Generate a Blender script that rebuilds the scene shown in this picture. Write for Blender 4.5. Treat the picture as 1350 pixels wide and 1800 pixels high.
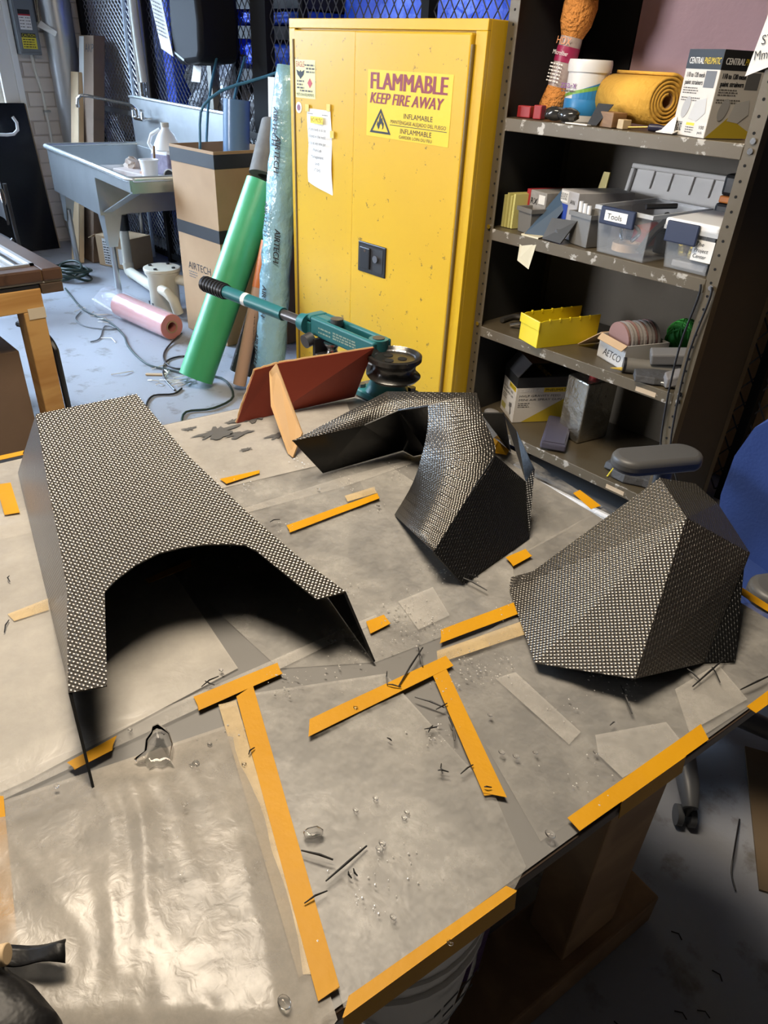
import bpy, bmesh, math, random
from mathutils import Vector, Matrix, Euler
random.seed(7)
for _o in list(bpy.data.objects): bpy.data.objects.remove(_o)
SC = bpy.context.scene
COL = SC.collection

# ---------------------------------------------------------------- camera
cam_d = bpy.data.cameras.new('camera'); cam = bpy.data.objects.new('camera', cam_d); COL.objects.link(cam)
cam_d.sensor_fit = 'HORIZONTAL'; cam_d.sensor_width = 36.0; cam_d.lens = 36.0*1250/1350
cam_d.clip_start = .02; cam_d.clip_end = 100
cam.matrix_world = Matrix([(0.668955, -0.42414, 0.610413, 0.0), (0.741961, 0.331703, -0.582638, 0.0), (0.044644, 0.842661, 0.53659, 1.526), (0.0, 0.0, 0.0, 1.0)])
SC.camera = cam

# ---------------------------------------------------------------- view, world, large lights
SC.view_settings.view_transform = 'Standard'; SC.view_settings.look = 'None'
SC.view_settings.gamma = 1.0; SC.view_settings.use_curve_mapping = False
SC.view_settings.exposure = 0.0
W = bpy.data.worlds.new('daylight'); SC.world = W; W.use_nodes = True
W.node_tree.nodes['Background'].inputs[0].default_value = (.72, .84, 1.0, 1)
W.node_tree.nodes['Background'].inputs[1].default_value = 1.2
def area_light(name, loc, target, sx, sy, power, col):
    d = bpy.data.lights.new(name, 'AREA'); d.shape = 'RECTANGLE'; d.size = sx; d.size_y = sy
    d.energy = power; d.color = col
    o = bpy.data.objects.new(name, d); COL.objects.link(o); o.location = loc
    o.rotation_euler = (Vector(target)-Vector(loc)).to_track_quat('-Z', 'Y').to_euler()
    return o
# daylight outside the big window of the left wall
wl = area_light('window_daylight', (-7.5, .3, 1.95), (-5.0, 1.8, .4), 3.0, 1.9, 165, (.56, .75, 1.0)); wl.data.spread = math.radians(62)
# daylight outside the window behind the photographer
w2 = area_light('window_daylight_front', (-5.0, -4.5, 2.0), (-1.7, 2.4, 1.1), 1.8, 1.5, 46, (.93, .95, 1.0)); w2.data.spread = math.radians(60)

# ---------------------------------------------------------------- helpers
def link(o): COL.objects.link(o); return o
def rot(rx=0, ry=0, rz=0): return Euler((rx, ry, rz)).to_matrix()
def frame(z, x=None):
    z = Vector(z).normalized()
    x = Vector(x) if x is not None else (Vector((1,0,0)) if abs(z.x) < .9 else Vector((0,1,0)))
    x = (x - z*x.dot(z)).normalized(); y = z.cross(x)
    return Matrix((x, y, z)).transposed()

class MB:
    def __init__(s): s.v = []; s.f = []; s.uv = None
    def add(s, vs, fs):
        n = len(s.v); s.v += [Vector(p) for p in vs]; s.f += [tuple(i+n for i in f) for f in fs]; return s
    def box(s, c, d, R=None):
        c = Vector(c); x, y, z = d[0]/2, d[1]/2, d[2]/2
        vs = [Vector((a*x, b*y, e*z)) for e in (-1, 1) for b in (-1, 1) for a in (-1, 1)]
        if R is not None: vs = [R @ p for p in vs]
        return s.add([c+p for p in vs], [(0,2,3,1),(4,5,7,6),(0,1,5,4),(2,6,7,3),(0,4,6,2),(1,3,7,5)])
    def box2(s, lo, hi): return s.box([(a+b)/2 for a, b in zip(lo, hi)], [abs(b-a) for a, b in zip(lo, hi)])
    def taper(s, c, d0, d1, h):   # frustum box, bottom centre c
        c = Vector(c); vs = []
        for d, z in ((d0, 0), (d1, h)):
            vs += [c+Vector((a*d[0]/2, b*d[1]/2, z)) for b in (-1, 1) for a in (-1, 1)]
        return s.add(vs, [(0,2,3,1),(4,5,7,6),(0,1,5,4),(2,6,7,3),(0,4,6,2),(1,3,7,5)])
    def cyl(s, a, b, r0, r1=None, n=20, cap=True):
        a, b = Vector(a), Vector(b); r1 = r0 if r1 is None else r1; R = frame(b-a); vs = []
        for p, r in ((a, r0), (b, r1)):
            vs += [p + R @ Vector((r*math.cos(2*math.pi*i/n), r*math.sin(2*math.pi*i/n), 0)) for i in range(n)]
        fs = [(i, (i+1) % n, n+(i+1) % n, n+i) for i in range(n)]
        if cap: fs += [tuple(range(n-1, -1, -1)), tuple(range(n, 2*n))]
        return s.add(vs, fs)
    def pipe(s, a, b, r, ri, n=24):   # hollow cylinder
        a, b = Vector(a), Vector(b); R = frame(b-a); vs = []
        for p, q in ((a, r), (b, r), (b, ri), (a, ri)):
            vs += [p + R @ Vector((q*math.cos(2*math.pi*i/n), q*math.sin(2*math.pi*i/n), 0)) for i in range(n)]
        fs = []
        for k in range(4):
            for i in range(n): fs.append((k*n+i, k*n+(i+1) % n, ((k+1) % 4)*n+(i+1) % n, ((k+1) % 4)*n+i))
        return s.add(vs, fs)
    def tube(s, pts, r, n=8, closed=False):
        pts = [Vector(p) for p in pts]; m = len(pts); rs = r if isinstance(r, (list, tuple)) else [r]*m
        vs = []; x = None
        for i, p in enumerate(pts):
            if closed: t = pts[(i+1) % m]-pts[i-1]
            else: t = pts[min(i+1, m-1)]-pts[max(i-1, 0)]
            R = frame(t, x); x = R.col[0]
            vs += [p + R @ Vector((rs[i]*math.cos(2*math.pi*k/n), rs[i]*math.sin(2*math.pi*k/n), 0)) for k in range(n)]
        fs = []
        for i in range(m if closed else m-1):
            j = (i+1) % m
            for k in range(n): fs.append((i*n+k, i*n+(k+1) % n, j*n+(k+1) % n, j*n+k))
        if not closed: fs += [tuple(range(n-1, -1, -1)), tuple(range((m-1)*n, m*n))]
        return s.add(vs, fs)
    def lathe(s, prof, c=(0,0,0), R=None, n=24, cap=True):
        c = Vector(c); vs = []
        for r, z in prof:
            for i in range(n):
                p = Vector((r*math.cos(2*math.pi*i/n), r*math.sin(2*math.pi*i/n), z))
                vs.append(c + (R @ p if R is not None else p))
        fs = [(k*n+i, k*n+(i+1) % n, (k+1)*n+(i+1) % n, (k+1)*n+i) for k in range(len(prof)-1) for i in range(n)]
        if cap:
            m = len(prof)-1; fs += [tuple(range(n-1, -1, -1)), tuple(range(m*n, m*n+n))]
        return s.add(vs, fs)
    def prism(s, poly, t, o=(0,0,0), R=None):   # polygon in xy, extruded from 0 to t along z
        o = Vector(o); n = len(poly); vs = []
        for z in (0, t):
            for p in poly:
                q = Vector((p[0], p[1], z)); vs.append(o + (R @ q if R is not None else q))
        return s.add(vs, [tuple(range(n-1, -1, -1)), tuple(range(n, 2*n))] + [(i, (i+1) % n, n+(i+1) % n, n+i) for i in range(n)])
    def ball(s, c, r, sc=(1,1,1), R=None, n=16, m=10):
        prof = [(max(math.sin(math.pi*k/m), .001)*r, -math.cos(math.pi*k/m)*r) for k in range(m+1)]
        t = MB().lathe(prof, n=n)
        vs = [Vector((p.x*sc[0], p.y*sc[1], p.z*sc[2])) for p in t.v]
        if R is not None: vs = [R @ p for p in vs]
        return s.add([Vector(c)+p for p in vs], t.f)
    def slab(s, a, b, c, d, t):    # thin quad with thickness t along its normal
        a, b, c, d = [Vector(p) for p in (a, b, c, d)]
        n = (b-a).cross(d-a).normalized()*t
        return s.add([a,b,c,d,a+n,b+n,c+n,d+n], [(3,2,1,0),(4,5,6,7),(0,1,5,4),(1,2,6,5),(2,3,7,6),(3,0,4,7)])
    def mesh(s, name, mat, xf=None):
        me = bpy.data.meshes.new(name)
        vs = s.v if xf is None else [xf @ p for p in s.v]
        me.from_pydata([tuple(p) for p in vs], [], s.f); me.validate(); me.update()
        for m_ in (mat if isinstance(mat, (list, tuple)) else [mat]): me.materials.append(m_)
        return me
    def build(s, name, mat, parent=None, world=False, smooth=False, bevel=0, seg=2, kind=None, label=None):
        xf = None
        if world and parent is not None: xf = wm(parent).inverted()
        me = s.mesh(name, mat, xf)
        if smooth:
            for p in me.polygons: p.use_smooth = True
            if smooth != 'all': me.set_sharp_from_angle(angle=math.radians(40))
        o = link(bpy.data.objects.new(name, me))
        if parent is not None: o.parent = parent
        if bevel:
            b = o.modifiers.new('bevel', 'BEVEL'); b.width = bevel; b.segments = seg; b.limit_method = 'ANGLE'; b.angle_limit = math.radians(35)
        if kind: o['kind'] = kind
        if label: o['label'] = label
        return o
WMX = {}
def wm(o):
    m = WMX.get(o.name) or Matrix.Identity(4)
    return m
def setx(o, loc, r=(0,0,0)):
    o.location = loc; o.rotation_euler = r
    WMX[o.name] = Matrix.Translation(Vector(loc)) @ Euler(r).to_matrix().to_4x4()
def tag(o, label, cat, group=None):
    o['label'] = label; o['category'] = cat
    if group: o['group'] = group
    return o
def thing(name, label, cat, loc=(0,0,0), rz=0, group=None, r=None):
    o = link(bpy.data.objects.new(name, None)); o.empty_display_size = .05
    setx(o, loc, r if r is not None else (0, 0, rz))
    return tag(o, label, cat, group)
def solo(mb, name, mat, label, cat, group=None, **k):
    xs = [p.x for p in mb.v]; ys = [p.y for p in mb.v]; zs = [p.z for p in mb.v]
    c = Vector(((min(xs)+max(xs))/2, (min(ys)+max(ys))/2, min(zs)))
    mb.v = [p-c for p in mb.v]
    o = mb.build(name, mat, **k); o.location = c; WMX[o.name] = Matrix.Translation(c)
    return tag(o, label, cat, group)
def struct(mb, name, mat, **k):
    o = mb.build(name, mat, **k); o['kind'] = 'structure'; return o
def copy_tree(o, parent=None):
    c = o.copy(); link(c); c.parent = parent
    for ch in list(o.children): copy_tree(ch, c)
    return c

# ---------------------------------------------------------------- materials
MATS = {}
def M(name, col, rough=.5, metal=0., var=None, bump=None, spec=.5, coat=0., alpha=1., trans=0., emit=None, aniso=0., scale3=None, sheen=0):
    """var=(scale, amount, colour2[, detail]) mottles the colour; bump=(scale, distance)."""
    if name in MATS: return MATS[name]
    m = bpy.data.materials.new(name); m.use_nodes = True; nt = m.node_tree; N = nt.nodes; L = nt.links
    b = N['Principled BSDF']
    c4 = (col[0], col[1], col[2], 1)
    b.inputs['Base Color'].default_value = c4; b.inputs['Roughness'].default_value = rough
    b.inputs['Metallic'].default_value = metal; b.inputs['Specular IOR Level'].default_value = spec
    b.inputs['Coat Weight'].default_value = coat; b.inputs['Coat Roughness'].default_value = .08
    b.inputs['Alpha'].default_value = alpha; b.inputs['Transmission Weight'].default_value = trans
    b.inputs['Anisotropic'].default_value = aniso
    if emit: b.inputs['Emission Color'].default_value = (*emit[0], 1); b.inputs['Emission Strength'].default_value = emit[1]
    tc = None
    if var or bump:
        tc = N.new('ShaderNodeTexCoord'); src = tc.outputs['Object']
        if scale3:
            mp = N.new('ShaderNodeMapping'); mp.inputs['Scale'].default_value = scale3; L.new(src, mp.inputs[0]); src = mp.outputs[0]
    if var:
        n = N.new('ShaderNodeTexNoise'); n.inputs['Scale'].default_value = var[0]; n.inputs['Detail'].default_value = var[3] if len(var) > 3 else 5
        L.new(src, n.inputs['Vector'])
        r = N.new('ShaderNodeValToRGB'); a = var[1]
        r.color_ramp.elements[0].position = .5-.5*a if a < 1 else .3; r.color_ramp.elements[1].position = .5+.5*a if a < 1 else .7
        r.color_ramp.elements[0].color = c4; r.color_ramp.elements[1].color = (*var[2], 1)
        L.new(n.outputs['Fac'], r.inputs[0]); L.new(r.outputs[0], b.inputs['Base Color'])
    if bump:
        n = N.new('ShaderNodeTexNoise'); n.inputs['Scale'].default_value = bump[0]; n.inputs['Detail'].default_value = 4
        L.new(src, n.inputs['Vector']); bp = N.new('ShaderNodeBump'); bp.inputs['Distance'].default_value = bump[1]; bp.inputs['Strength'].default_value = 1
        L.new(n.outputs['Fac'], bp.inputs['Height']); L.new(bp.outputs[0], b.inputs['Normal'])
    MATS[name] = m
    return m
def chips(m, scale, thr, col, rough=None, w=.03):
    """worn spots of another colour over material m (noise above a threshold)."""
    nt = m.node_tree; N = nt.nodes; L = nt.links; b = N['Principled BSDF']
    tc = N.new('ShaderNodeTexCoord'); n = N.new('ShaderNodeTexNoise'); n.inputs['Scale'].default_value = scale; n.inputs['Detail'].default_value = 8; n.inputs['Roughness'].default_value = .65
    L.new(tc.outputs['Object'], n.inputs['Vector'])
    r = N.new('ShaderNodeValToRGB'); r.color_ramp.elements[0].position = thr; r.color_ramp.elements[1].position = thr+w
    L.new(n.outputs['Fac'], r.inputs[0])
    mx = N.new('ShaderNodeMix'); mx.data_type = 'RGBA'
    old = b.inputs['Base Color'].links[0].from_socket if b.inputs['Base Color'].links else None
    if old: L.new(old, mx.inputs[6])
    else: mx.inputs[6].default_value = b.inputs['Base Color'].default_value
    mx.inputs[7].default_value = (*col, 1); L.new(r.outputs[0], mx.inputs[0]); L.new(mx.outputs[2], b.inputs['Base Color'])
    return m
def wood(name, c1, c2, scale=(1, 14, 14), rough=.6, dist=6.):
    if name in MATS: return MATS[name]
    m = M(name, c1, rough); nt = m.node_tree; N = nt.nodes; L = nt.links; b = N['Principled BSDF']
    tc = N.new('ShaderNodeTexCoord'); mp = N.new('ShaderNodeMapping'); mp.inputs['Scale'].default_value = scale
    L.new(tc.outputs['Object'], mp.inputs[0])
    n = N.new('ShaderNodeTexNoise'); n.inputs['Scale'].default_value = 1.2; n.inputs['Detail'].default_value = 6; n.inputs['Distortion'].default_value = 1.2
    L.new(mp.outputs[0], n.inputs['Vector'])
    w = N.new('ShaderNodeMath'); w.operation = 'MULTIPLY'; w.inputs[1].default_value = dist*3
    sn = N.new('ShaderNodeMath'); sn.operation = 'SINE'; L.new(n.outputs['Fac'], w.inputs[0]); L.new(w.outputs[0], sn.inputs[0])
    r = N.new('ShaderNodeValToRGB'); r.color_ramp.elements[0].position = .1; r.color_ramp.elements[0].color = (*c1, 1); r.color_ramp.elements[1].color = (*c2, 1)
    mr = N.new('ShaderNodeMapRange'); mr.inputs[1].default_value = -1; L.new(sn.outputs[0], mr.inputs[0]); L.new(mr.outputs[0], r.inputs[0]); L.new(r.outputs[0], b.inputs['Base Color'])
    return m
def sheet_mat(name, tint, opac, rough=.25, blot=None, bump=None, spec=.5):
    """thin translucent film: some of the light goes straight through, the rest is milky gloss."""
    if name in MATS: return MATS[name]
    m = bpy.data.materials.new(name); m.use_nodes = True; nt = m.node_tree; N = nt.nodes; L = nt.links
    b = N['Principled BSDF']; out = N['Material Output']
    b.inputs['Base Color'].default_value = (*tint, 1); b.inputs['Roughness'].default_value = rough; b.inputs['Specular IOR Level'].default_value = spec
    t = N.new('ShaderNodeBsdfTransparent'); mx = N.new('ShaderNodeMixShader'); L.new(t.outputs[0], mx.inputs[1]); L.new(b.outputs[0], mx.inputs[2]); L.new(mx.outputs[0], out.inputs[0])
    mx.inputs[0].default_value = opac
    tc = N.new('ShaderNodeTexCoord')
    if blot:
        n = N.new('ShaderNodeTexNoise'); n.inputs['Scale'].default_value = blot[0]; n.inputs['Detail'].default_value = 12; n.inputs['Roughness'].default_value = .68
        L.new(tc.outputs['Object'], n.inputs['Vector'])
        mr = N.new('ShaderNodeMapRange'); mr.inputs[1].default_value = .38; mr.inputs[2].default_value = .66; mr.inputs[3].default_value = max(0, opac-blot[1]); mr.inputs[4].default_value = min(1, opac+blot[1])
        L.new(n.outputs['Fac'], mr.inputs[0]); L.new(mr.outputs[0], mx.inputs[0])
    if bump:
        n2 = N.new('ShaderNodeTexNoise'); n2.inputs['Scale'].default_value = bump[0]; n2.inputs['Detail'].default_value = 5; n2.inputs['Distortion'].default_value = .8
        L.new(tc.outputs['Object'], n2.inputs['Vector'])
        bp = N.new('ShaderNodeBump'); bp.inputs['Distance'].default_value = bump[1]; L.new(n2.outputs['Fac'], bp.inputs['Height']); L.new(bp.outputs[0], b.inputs['Normal'])
    MATS[name] = m
    return m
def weave_mat(name, pitch=.005, dist=.0011, col=(.012,.012,.013), rough=.28, coat=.3, metal=0.):
    """carbon fabric: over-and-under tows as relief, from UV in metres."""
    m = M(name, col, rough, metal=metal, spec=.6, coat=coat); nt = m.node_tree; N = nt.nodes; L = nt.links; b = N['Principled BSDF']
    uv = N.new('ShaderNodeUVMap'); sx = N.new('ShaderNodeSeparateXYZ')
    nz = N.new('ShaderNodeTexNoise'); nz.inputs['Scale'].default_value = 30.; L.new(uv.outputs[0], nz.inputs['Vector'])
    va = N.new('ShaderNodeVectorMath'); va.operation = 'MULTIPLY_ADD'; va.inputs[1].default_value = (.0016, .0016, 0)
    L.new(nz.outputs['Color'], va.inputs[0]); L.new(uv.outputs[0], va.inputs[2]); L.new(va.outputs[0], sx.inputs[0])
    def mth(op, a, bb=None, c=None):
        q = N.new('ShaderNodeMath'); q.operation = op
        for i, x in enumerate((a, bb, c)):
            if x is None: continue
            if isinstance(x, (int, float)): q.inputs[i].default_value = x
            else: L.new(x, q.inputs[i])
        return q.outputs[0]
    U = mth('MULTIPLY', sx.outputs[0], 1/pitch); V = mth('MULTIPLY', sx.outputs[1], 1/pitch)
    iu = mth('FLOOR', U); iv = mth('FLOOR', V)
    fu = mth('SUBTRACT', mth('SUBTRACT', U, iu), .5); fv = mth('SUBTRACT', mth('SUBTRACT', V, iv), .5)
    over = mth('PINGPONG', mth('ADD', iu, iv), 1.0)
    cu = mth('COSINE', mth('MULTIPLY', fu, math.pi)); cv = mth('COSINE', mth('MULTIPLY', fv, math.pi))
    hu = mth('MULTIPLY', mth('POWER', cu, .55), mth('MULTIPLY_ADD', cv, .55, .45))
    hv = mth('MULTIPLY', mth('POWER', cv, .55), mth('MULTIPLY_ADD', cu, .55, .45))
    h = N.new('ShaderNodeMix'); h.data_type = 'FLOAT'; L.new(over, h.inputs[0]); L.new(hu, h.inputs[2]); L.new(hv, h.inputs[3])
    h2 = mth('MULTIPLY_ADD', nz.outputs['Fac'], .5, h.outputs[0])
    bp = N.new('ShaderNodeBump'); bp.inputs['Distance'].default_value = dist; L.new(h2, bp.inputs['Height']); L.new(bp.outputs[0], b.inputs['Normal'])
    return m

# ---------------------------------------------------------------- lettering
_FONT = {}
def glyphs(text, bold=0., align='LEFT', shear=0.):
    k = (text, bold, align, shear)
    if k not in _FONT:
        c = bpy.data.curves.new('lettering', 'FONT'); c.body = text; c.size = 1; c.align_x = align; c.offset = bold; c.shear = shear; c.resolution_u = 3
        o = link(bpy.data.objects.new('lettering', c)); dg = bpy.context.evaluated_depsgraph_get()
        me = o.evaluated_get(dg).to_mesh(); _FONT[k] = ([v.co.copy() for v in me.vertices], [tuple(p.vertices) for p in me.polygons])
        o.evaluated_get(dg).to_mesh_clear(); bpy.data.objects.remove(o); bpy.data.curves.remove(c)
    return _FONT[k]
def letters(parent, text, o, xd, yd, size, mat, width=None, bold=.003, align='LEFT', shear=0., world=True, name='lettering', lift=.0006, heavy=0.):
    """flat print lying on a surface: origin o, reading direction xd, up direction yd."""
    vs, fs = glyphs(text, min(bold, 0.), align, shear)
    xd = Vector(xd).normalized(); yd = Vector(yd).normalized(); n = xd.cross(yd)
    kx = size
    if width: 
        w = max(p.x for p in vs)-min(p.x for p in vs); kx = width/w
    mb = MB(); mb.add([Vector(o)+xd*p.x*kx+yd*p.y*size+n*lift for p in vs], fs)
    if heavy:
        for sx_ in (-1, 1): mb.add([Vector(o)+xd*(p.x*kx+heavy*sx_)+yd*p.y*size+n*(lift+.0002*sx_) for p in vs], fs)
    return mb.build(name, mat, parent, world=world)
def bars(parent, o, xd, yd, rows, mat, h=.004, name='print', lift=.0006, world=True, seed=1):
    """lines too small to read: each row=(x0, x1, y) is drawn as short word-long dashes."""
    rnd = random.Random(seed); xd = Vector(xd).normalized(); yd = Vector(yd).normalized(); n = xd.cross(yd); mb = MB(); o = Vector(o)
    for x0, x1, y in rows:
        x = x0
        while x < x1:
            w = min(rnd.uniform(1.2, 4)*h, x1-x)
            a = o+xd*x+yd*y+n*lift
            mb.add([a, a+xd*w, a+xd*w+yd*h, a+yd*h], [(0,1,2,3)]); x += w+h*.7
    return mb.build(name, mat, parent, world=world)
def patch(parent, o, xd, yd, w, h, mat, name='print', lift=.0004, world=True):
    xd = Vector(xd).normalized(); yd = Vector(yd).normalized(); n = xd.cross(yd); o = Vector(o)+n*lift
    return MB().add([o, o+xd*w, o+xd*w+yd*h, o+yd*h], [(0,1,2,3)]).build(name, mat, parent, world=world)

# ================================================================ the setting
m_floor = M('floor_paint', (.30,.315,.35), .42, var=(1.3, .5, (.37,.385,.43), 8), bump=(60, .0006))
chips(m_floor, 7, .56, (.21,.205,.20), w=.10); chips(m_floor, 45, .70, (.10,.095,.09), w=.03)
struct(MB().box2((-7.1,-4.2,-.1), (3.2,4.7,0)), 'floor', m_floor)
m_plain = M('dim_plaster', (.20,.195,.185), .8, var=(3,.6,(.16,.155,.15)))
m_ceil = M('ceiling_paint', (.30,.30,.29), .85)
struct(MB().box2((-7.2,-4.2,3.3), (3.2,4.7,3.4)), 'ceiling', m_ceil)
struct(MB().box2((3.1,-4.2,0), (3.2,4.7,3.3)), 'wall_right', m_plain)
wf_ = MB(); outer = [(-7.1,0),(3.2,0),(3.2,3.3),(-7.1,3.3)]; inner = [(-6.0,1.1),(-4.0,1.1),(-4.0,2.8),(-6.0,2.8)]
vs = [(x,y,z) for y in (-4.2,-4.1) for (x,z) in outer+inner]; fs = []
for i in range(4):
    j = (i+1) % 4; fs += [(8+i,8+j,12+j,12+i), (i,4+i,4+j,j), (4+i,12+i,12+j,4+j), (i,j,8+j,8+i)]
struct(wf_.add(vs, fs), 'wall_front', m_plain)
wf_ = MB()
for lo, hi in (((-6.0,-4.19,1.1),(-5.95,-4.11,2.8)),((-4.05,-4.19,1.1),(-4.0,-4.11,2.8)),((-6.0,-4.19,1.1),(-4.0,-4.11,1.15)),((-6.0,-4.19,2.75),(-4.0,-4.11,2.8)),((-5.02,-4.18,1.15),(-4.98,-4.12,2.75))): wf_.box2(lo, hi)
win2 = struct(wf_, 'window_2', M('window_paint', (.80,.80,.78), .45))
for xa, xb in ((-5.95,-5.02),(-4.98,-4.05)): MB().box2((xa,-4.155,1.15),(xb,-4.148,2.75)).build('pane', M('window_glass', (1,1,1), .02, trans=1., alpha=.25), win2)
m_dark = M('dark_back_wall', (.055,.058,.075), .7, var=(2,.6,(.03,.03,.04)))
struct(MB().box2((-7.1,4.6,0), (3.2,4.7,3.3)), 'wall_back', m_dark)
# left wall: painted brick round one big window
m_mortar = M('mortar_paint', (.60,.56,.53), .85, bump=(40,.002))
m_brick = M('painted_brick', (.80,.74,.70), .7, var=(9,.7,(.70,.65,.61)), bump=(90,.0012))
WY0, WY1, WZ0, WZ1 = -1.0, 2.18, .85, 2.9
w = MB(); X0, X1 = -7.15, -6.96
outer = [(-4.2,0),(4.7,0),(4.7,3.3),(-4.2,3.3)]; inner = [(WY0,WZ0),(WY1,WZ0),(WY1,WZ1),(WY0,WZ1)]
vs = [(x,y,z) for x in (X0,X1) for (y,z) in outer+inner]; fs = []
for i in range(4):
    j = (i+1) % 4
    fs += [(8+i,8+j,12+j,12+i), (i,4+i,4+j,j), (4+i,12+i,12+j,4+j), (i,j,8+j,8+i)]
w.add(vs, fs); wall_left = struct(w, 'wall_left', m_mortar)
bm_me = None
rows = 18
for k in range(rows):
    z0 = .02+k*.105
    off = (k % 2)*.11
    y = 2.36-off-.22
    while y < 2.94:
        a, b_ = max(y, 2.335 if z0 > .78 else 1.95), min(y+.21, 2.95)
        if b_-a > .03:
            if bm_me is None or (b_-a) < .205:
                o = MB().box2((-.008, 0, 0), (.012, b_-a, .095)).build('brick', m_brick, wall_left, bevel=.003)
                if (b_-a) > .205: bm_me = o.data
            else:
                o = link(bpy.data.objects.new('brick', bm_me)); o.parent = wall_left
                bv = o.modifiers.new('bevel','BEVEL'); bv.width = .003; bv.segments = 2
            o.location = (-6.96+random.uniform(-.002,.002), a, z0)
        y += .22
# window
m_white = M('window_paint', (.80,.80,.78), .45)
m_glass = M('window_glass', (1,1,1), .02, trans=1., alpha=.25)
wf = MB()
for lo, hi in (((-7.12,WY0,WZ0),(-6.98,WY0+.05,WZ1)), ((-7.12,WY1-.05,WZ0),(-6.98,WY1,WZ1)), ((-7.12,WY0,WZ0),(-6.98,WY1,WZ0+.05)), ((-7.12,WY0,WZ1-.05),(-6.98,WY1,WZ1))): wf.box2(lo, hi)
win = struct(wf, 'window_1', m_white)
for k in range(4):
    ya = WY0+.05+k*(WY1-WY0-.1)/4; yb = WY0+.05+(k+1)*(WY1-WY0-.1)/4
    MB().box2((-7.07,ya+.012,WZ0+.05),(-7.062,yb-.012,WZ1-.05)).build('pane', m_glass, win)
    if k: MB().box2((-7.09,ya-.02,WZ0+.05),(-7.03,ya+.02,WZ1-.05)).build('mullion', m_white, win)
t1 = MB(); t1.box2((-6.955,WY1-.01,WZ0-.05),(-6.92,WY1+.10,WZ1+.06)); struct(t1, 'trim_1', m_white, bevel=.004)
t2 = MB(); t2.box2((-6.955,WY1+.10,WZ0-.05),(-6.90,WY1+.145,WZ1+.06)); struct(t2, 'trim_2', M('trim_white',(.86,.88,.88),.4), bevel=.004)
struct(MB().box2((-6.955,WY0-.05,WZ0-.05),(-6.88,WY1+.14,WZ0)), 'trim_3', m_white, bevel=.004)

# wire partition along the back
m_post = M('black_steel', (.014,.014,.015), .85, spec=.15)
m_rail = M('galvanised_rail', (.42,.43,.43), .4, metal=.7)
m_mesh_l = M('expanded_metal', (.40,.42,.46), .4, metal=.5)
m_mesh_d = M('dark_wire', (.045,.045,.055), .45, metal=.3)
part = MB().box2((-6.90,2.86,0), (-6.84,2.92,2.6)); part = struct(part, 'wall_partition', m_post)
FY = 2.89
for px, w_ in ((-5.78,.045), (-4.90,.05), (-4.30,.16), (-2.9,.05), (-1.80,.06)):
    MB().box2((px-w_/2, FY-.03, 0), (px+w_/2, FY+.03, 2.6)).build('post', M('tan_angle_steel',(.30,.28,.22),.5) if px == -4.90 else m_post, part)
MB().box2((-5.80,FY-.05,.9),(-5.775,FY-.03,2.6)).build('post_edge', m_rail, part)
MB().box2((-6.87,FY-.035,1.055),(-4.3,FY-.005,1.09)).build('rail', m_rail, part)
MB().box2((-6.87,FY-.02,.03),(-1.8,FY+.02,.07)).build('rail', m_post, part)
def diamonds(x0, x1, z0, z1, cw, ch, t, mat, name, y=FY, d=.003):
    mb = MB(); nx = int((x1-x0)/(cw/2)); nz = int((z1-z0)/ch)
    for j in range(nx):
        vv = []; ff = []
        for k in range(nz*2+1):
            x = x0+cw/2*(j+(1 if (k+j) % 2 == 0 else 0)); z = z0+k*ch/2
            vv += [(x-t/2, y, z), (x+t/2, y+d, z)]
        for k in range(nz*2): ff.append((2*k, 2*k+1, 2*k+3, 2*k+2))
        mb.add(vv, ff)
    return mb.build(name, mat, part, kind='stuff')
diamonds(-6.84, -5.80, .07, 2.0, .055, .048, .009, m_mesh_l, 'wire_mesh')
diamonds(-5.755, -4.92, .07, 2.0, .05, .055, .006, m_mesh_d, 'wire_mesh')
diamonds(-4.87, -4.38, .9, 2.0, .06, .085, .006, m_mesh_d, 'wire_mesh')
diamonds(-4.22, -2.92, .9, 2.0, .065, .095, .006, m_mesh_d, 'wire_mesh')
diamonds(-2.87, -1.83, 1.3, 2.0, .065, .095, .006, m_mesh_d, 'wire_mesh')

# things stored behind the partition: blue tarpaulin bundles, wrapped film, dark shelving
m_blue = M('blue_tarp', (.012,.06,.72), .40, var=(3,.5,(.03,.13,.95)), bump=(7,.03))
m_clear = M('milky_film', (.48,.50,.55), .18, spec=.8, var=(6,.8,(.10,.11,.14)), bump=(18,.03))
def bundle(name, lo, hi, mat, label, cat, amp=.03, seed=1):
    rnd = random.Random(seed); nx, nz = 14, 10; mb = MB()
    g = {}
    for i in range(nx+1):
        for k in range(nz+1):
            x = lo[0]+(hi[0]-lo[0])*i/nx; z = lo[2]+(hi[2]-lo[2])*k/nz
            edge = i in (0,nx) or k in (0,nz)
            g[i,k] = len(mb.v); mb.v.append(Vector((x, lo[1]+(0.06 if edge else rnd.uniform(-amp,amp)), z)))
    for i in range(nx):
        for k in range(nz): mb.f.append((g[i,k],g[i+1,k],g[i+1,k+1],g[i,k+1]))
    n = len(mb.v)
    mb.add([(lo[0],hi[1],lo[2]),(hi[0],hi[1],lo[2]),(hi[0],hi[1],hi[2]),(lo[0],hi[1],hi[2])], [(0,3,2,1)])
    e = [g[i,0] for i in range(nx+1)]; mb.f.append(tuple(e[::-1]+[n,n+1]))
    e = [g[i,nz] for i in range(nx+1)]; mb.f.append(tuple(e+[n+2,n+3]))
    e = [g[0,k] for k in range(nz+1)]; mb.f.append(tuple(e+[n+3,n]))
    e = [g[nx,k] for k in range(nz+1)]; mb.f.append(tuple(e[::-1]+[n+1,n+2]))
    return solo(mb, name, mat, label, cat, smooth='all')
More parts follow.
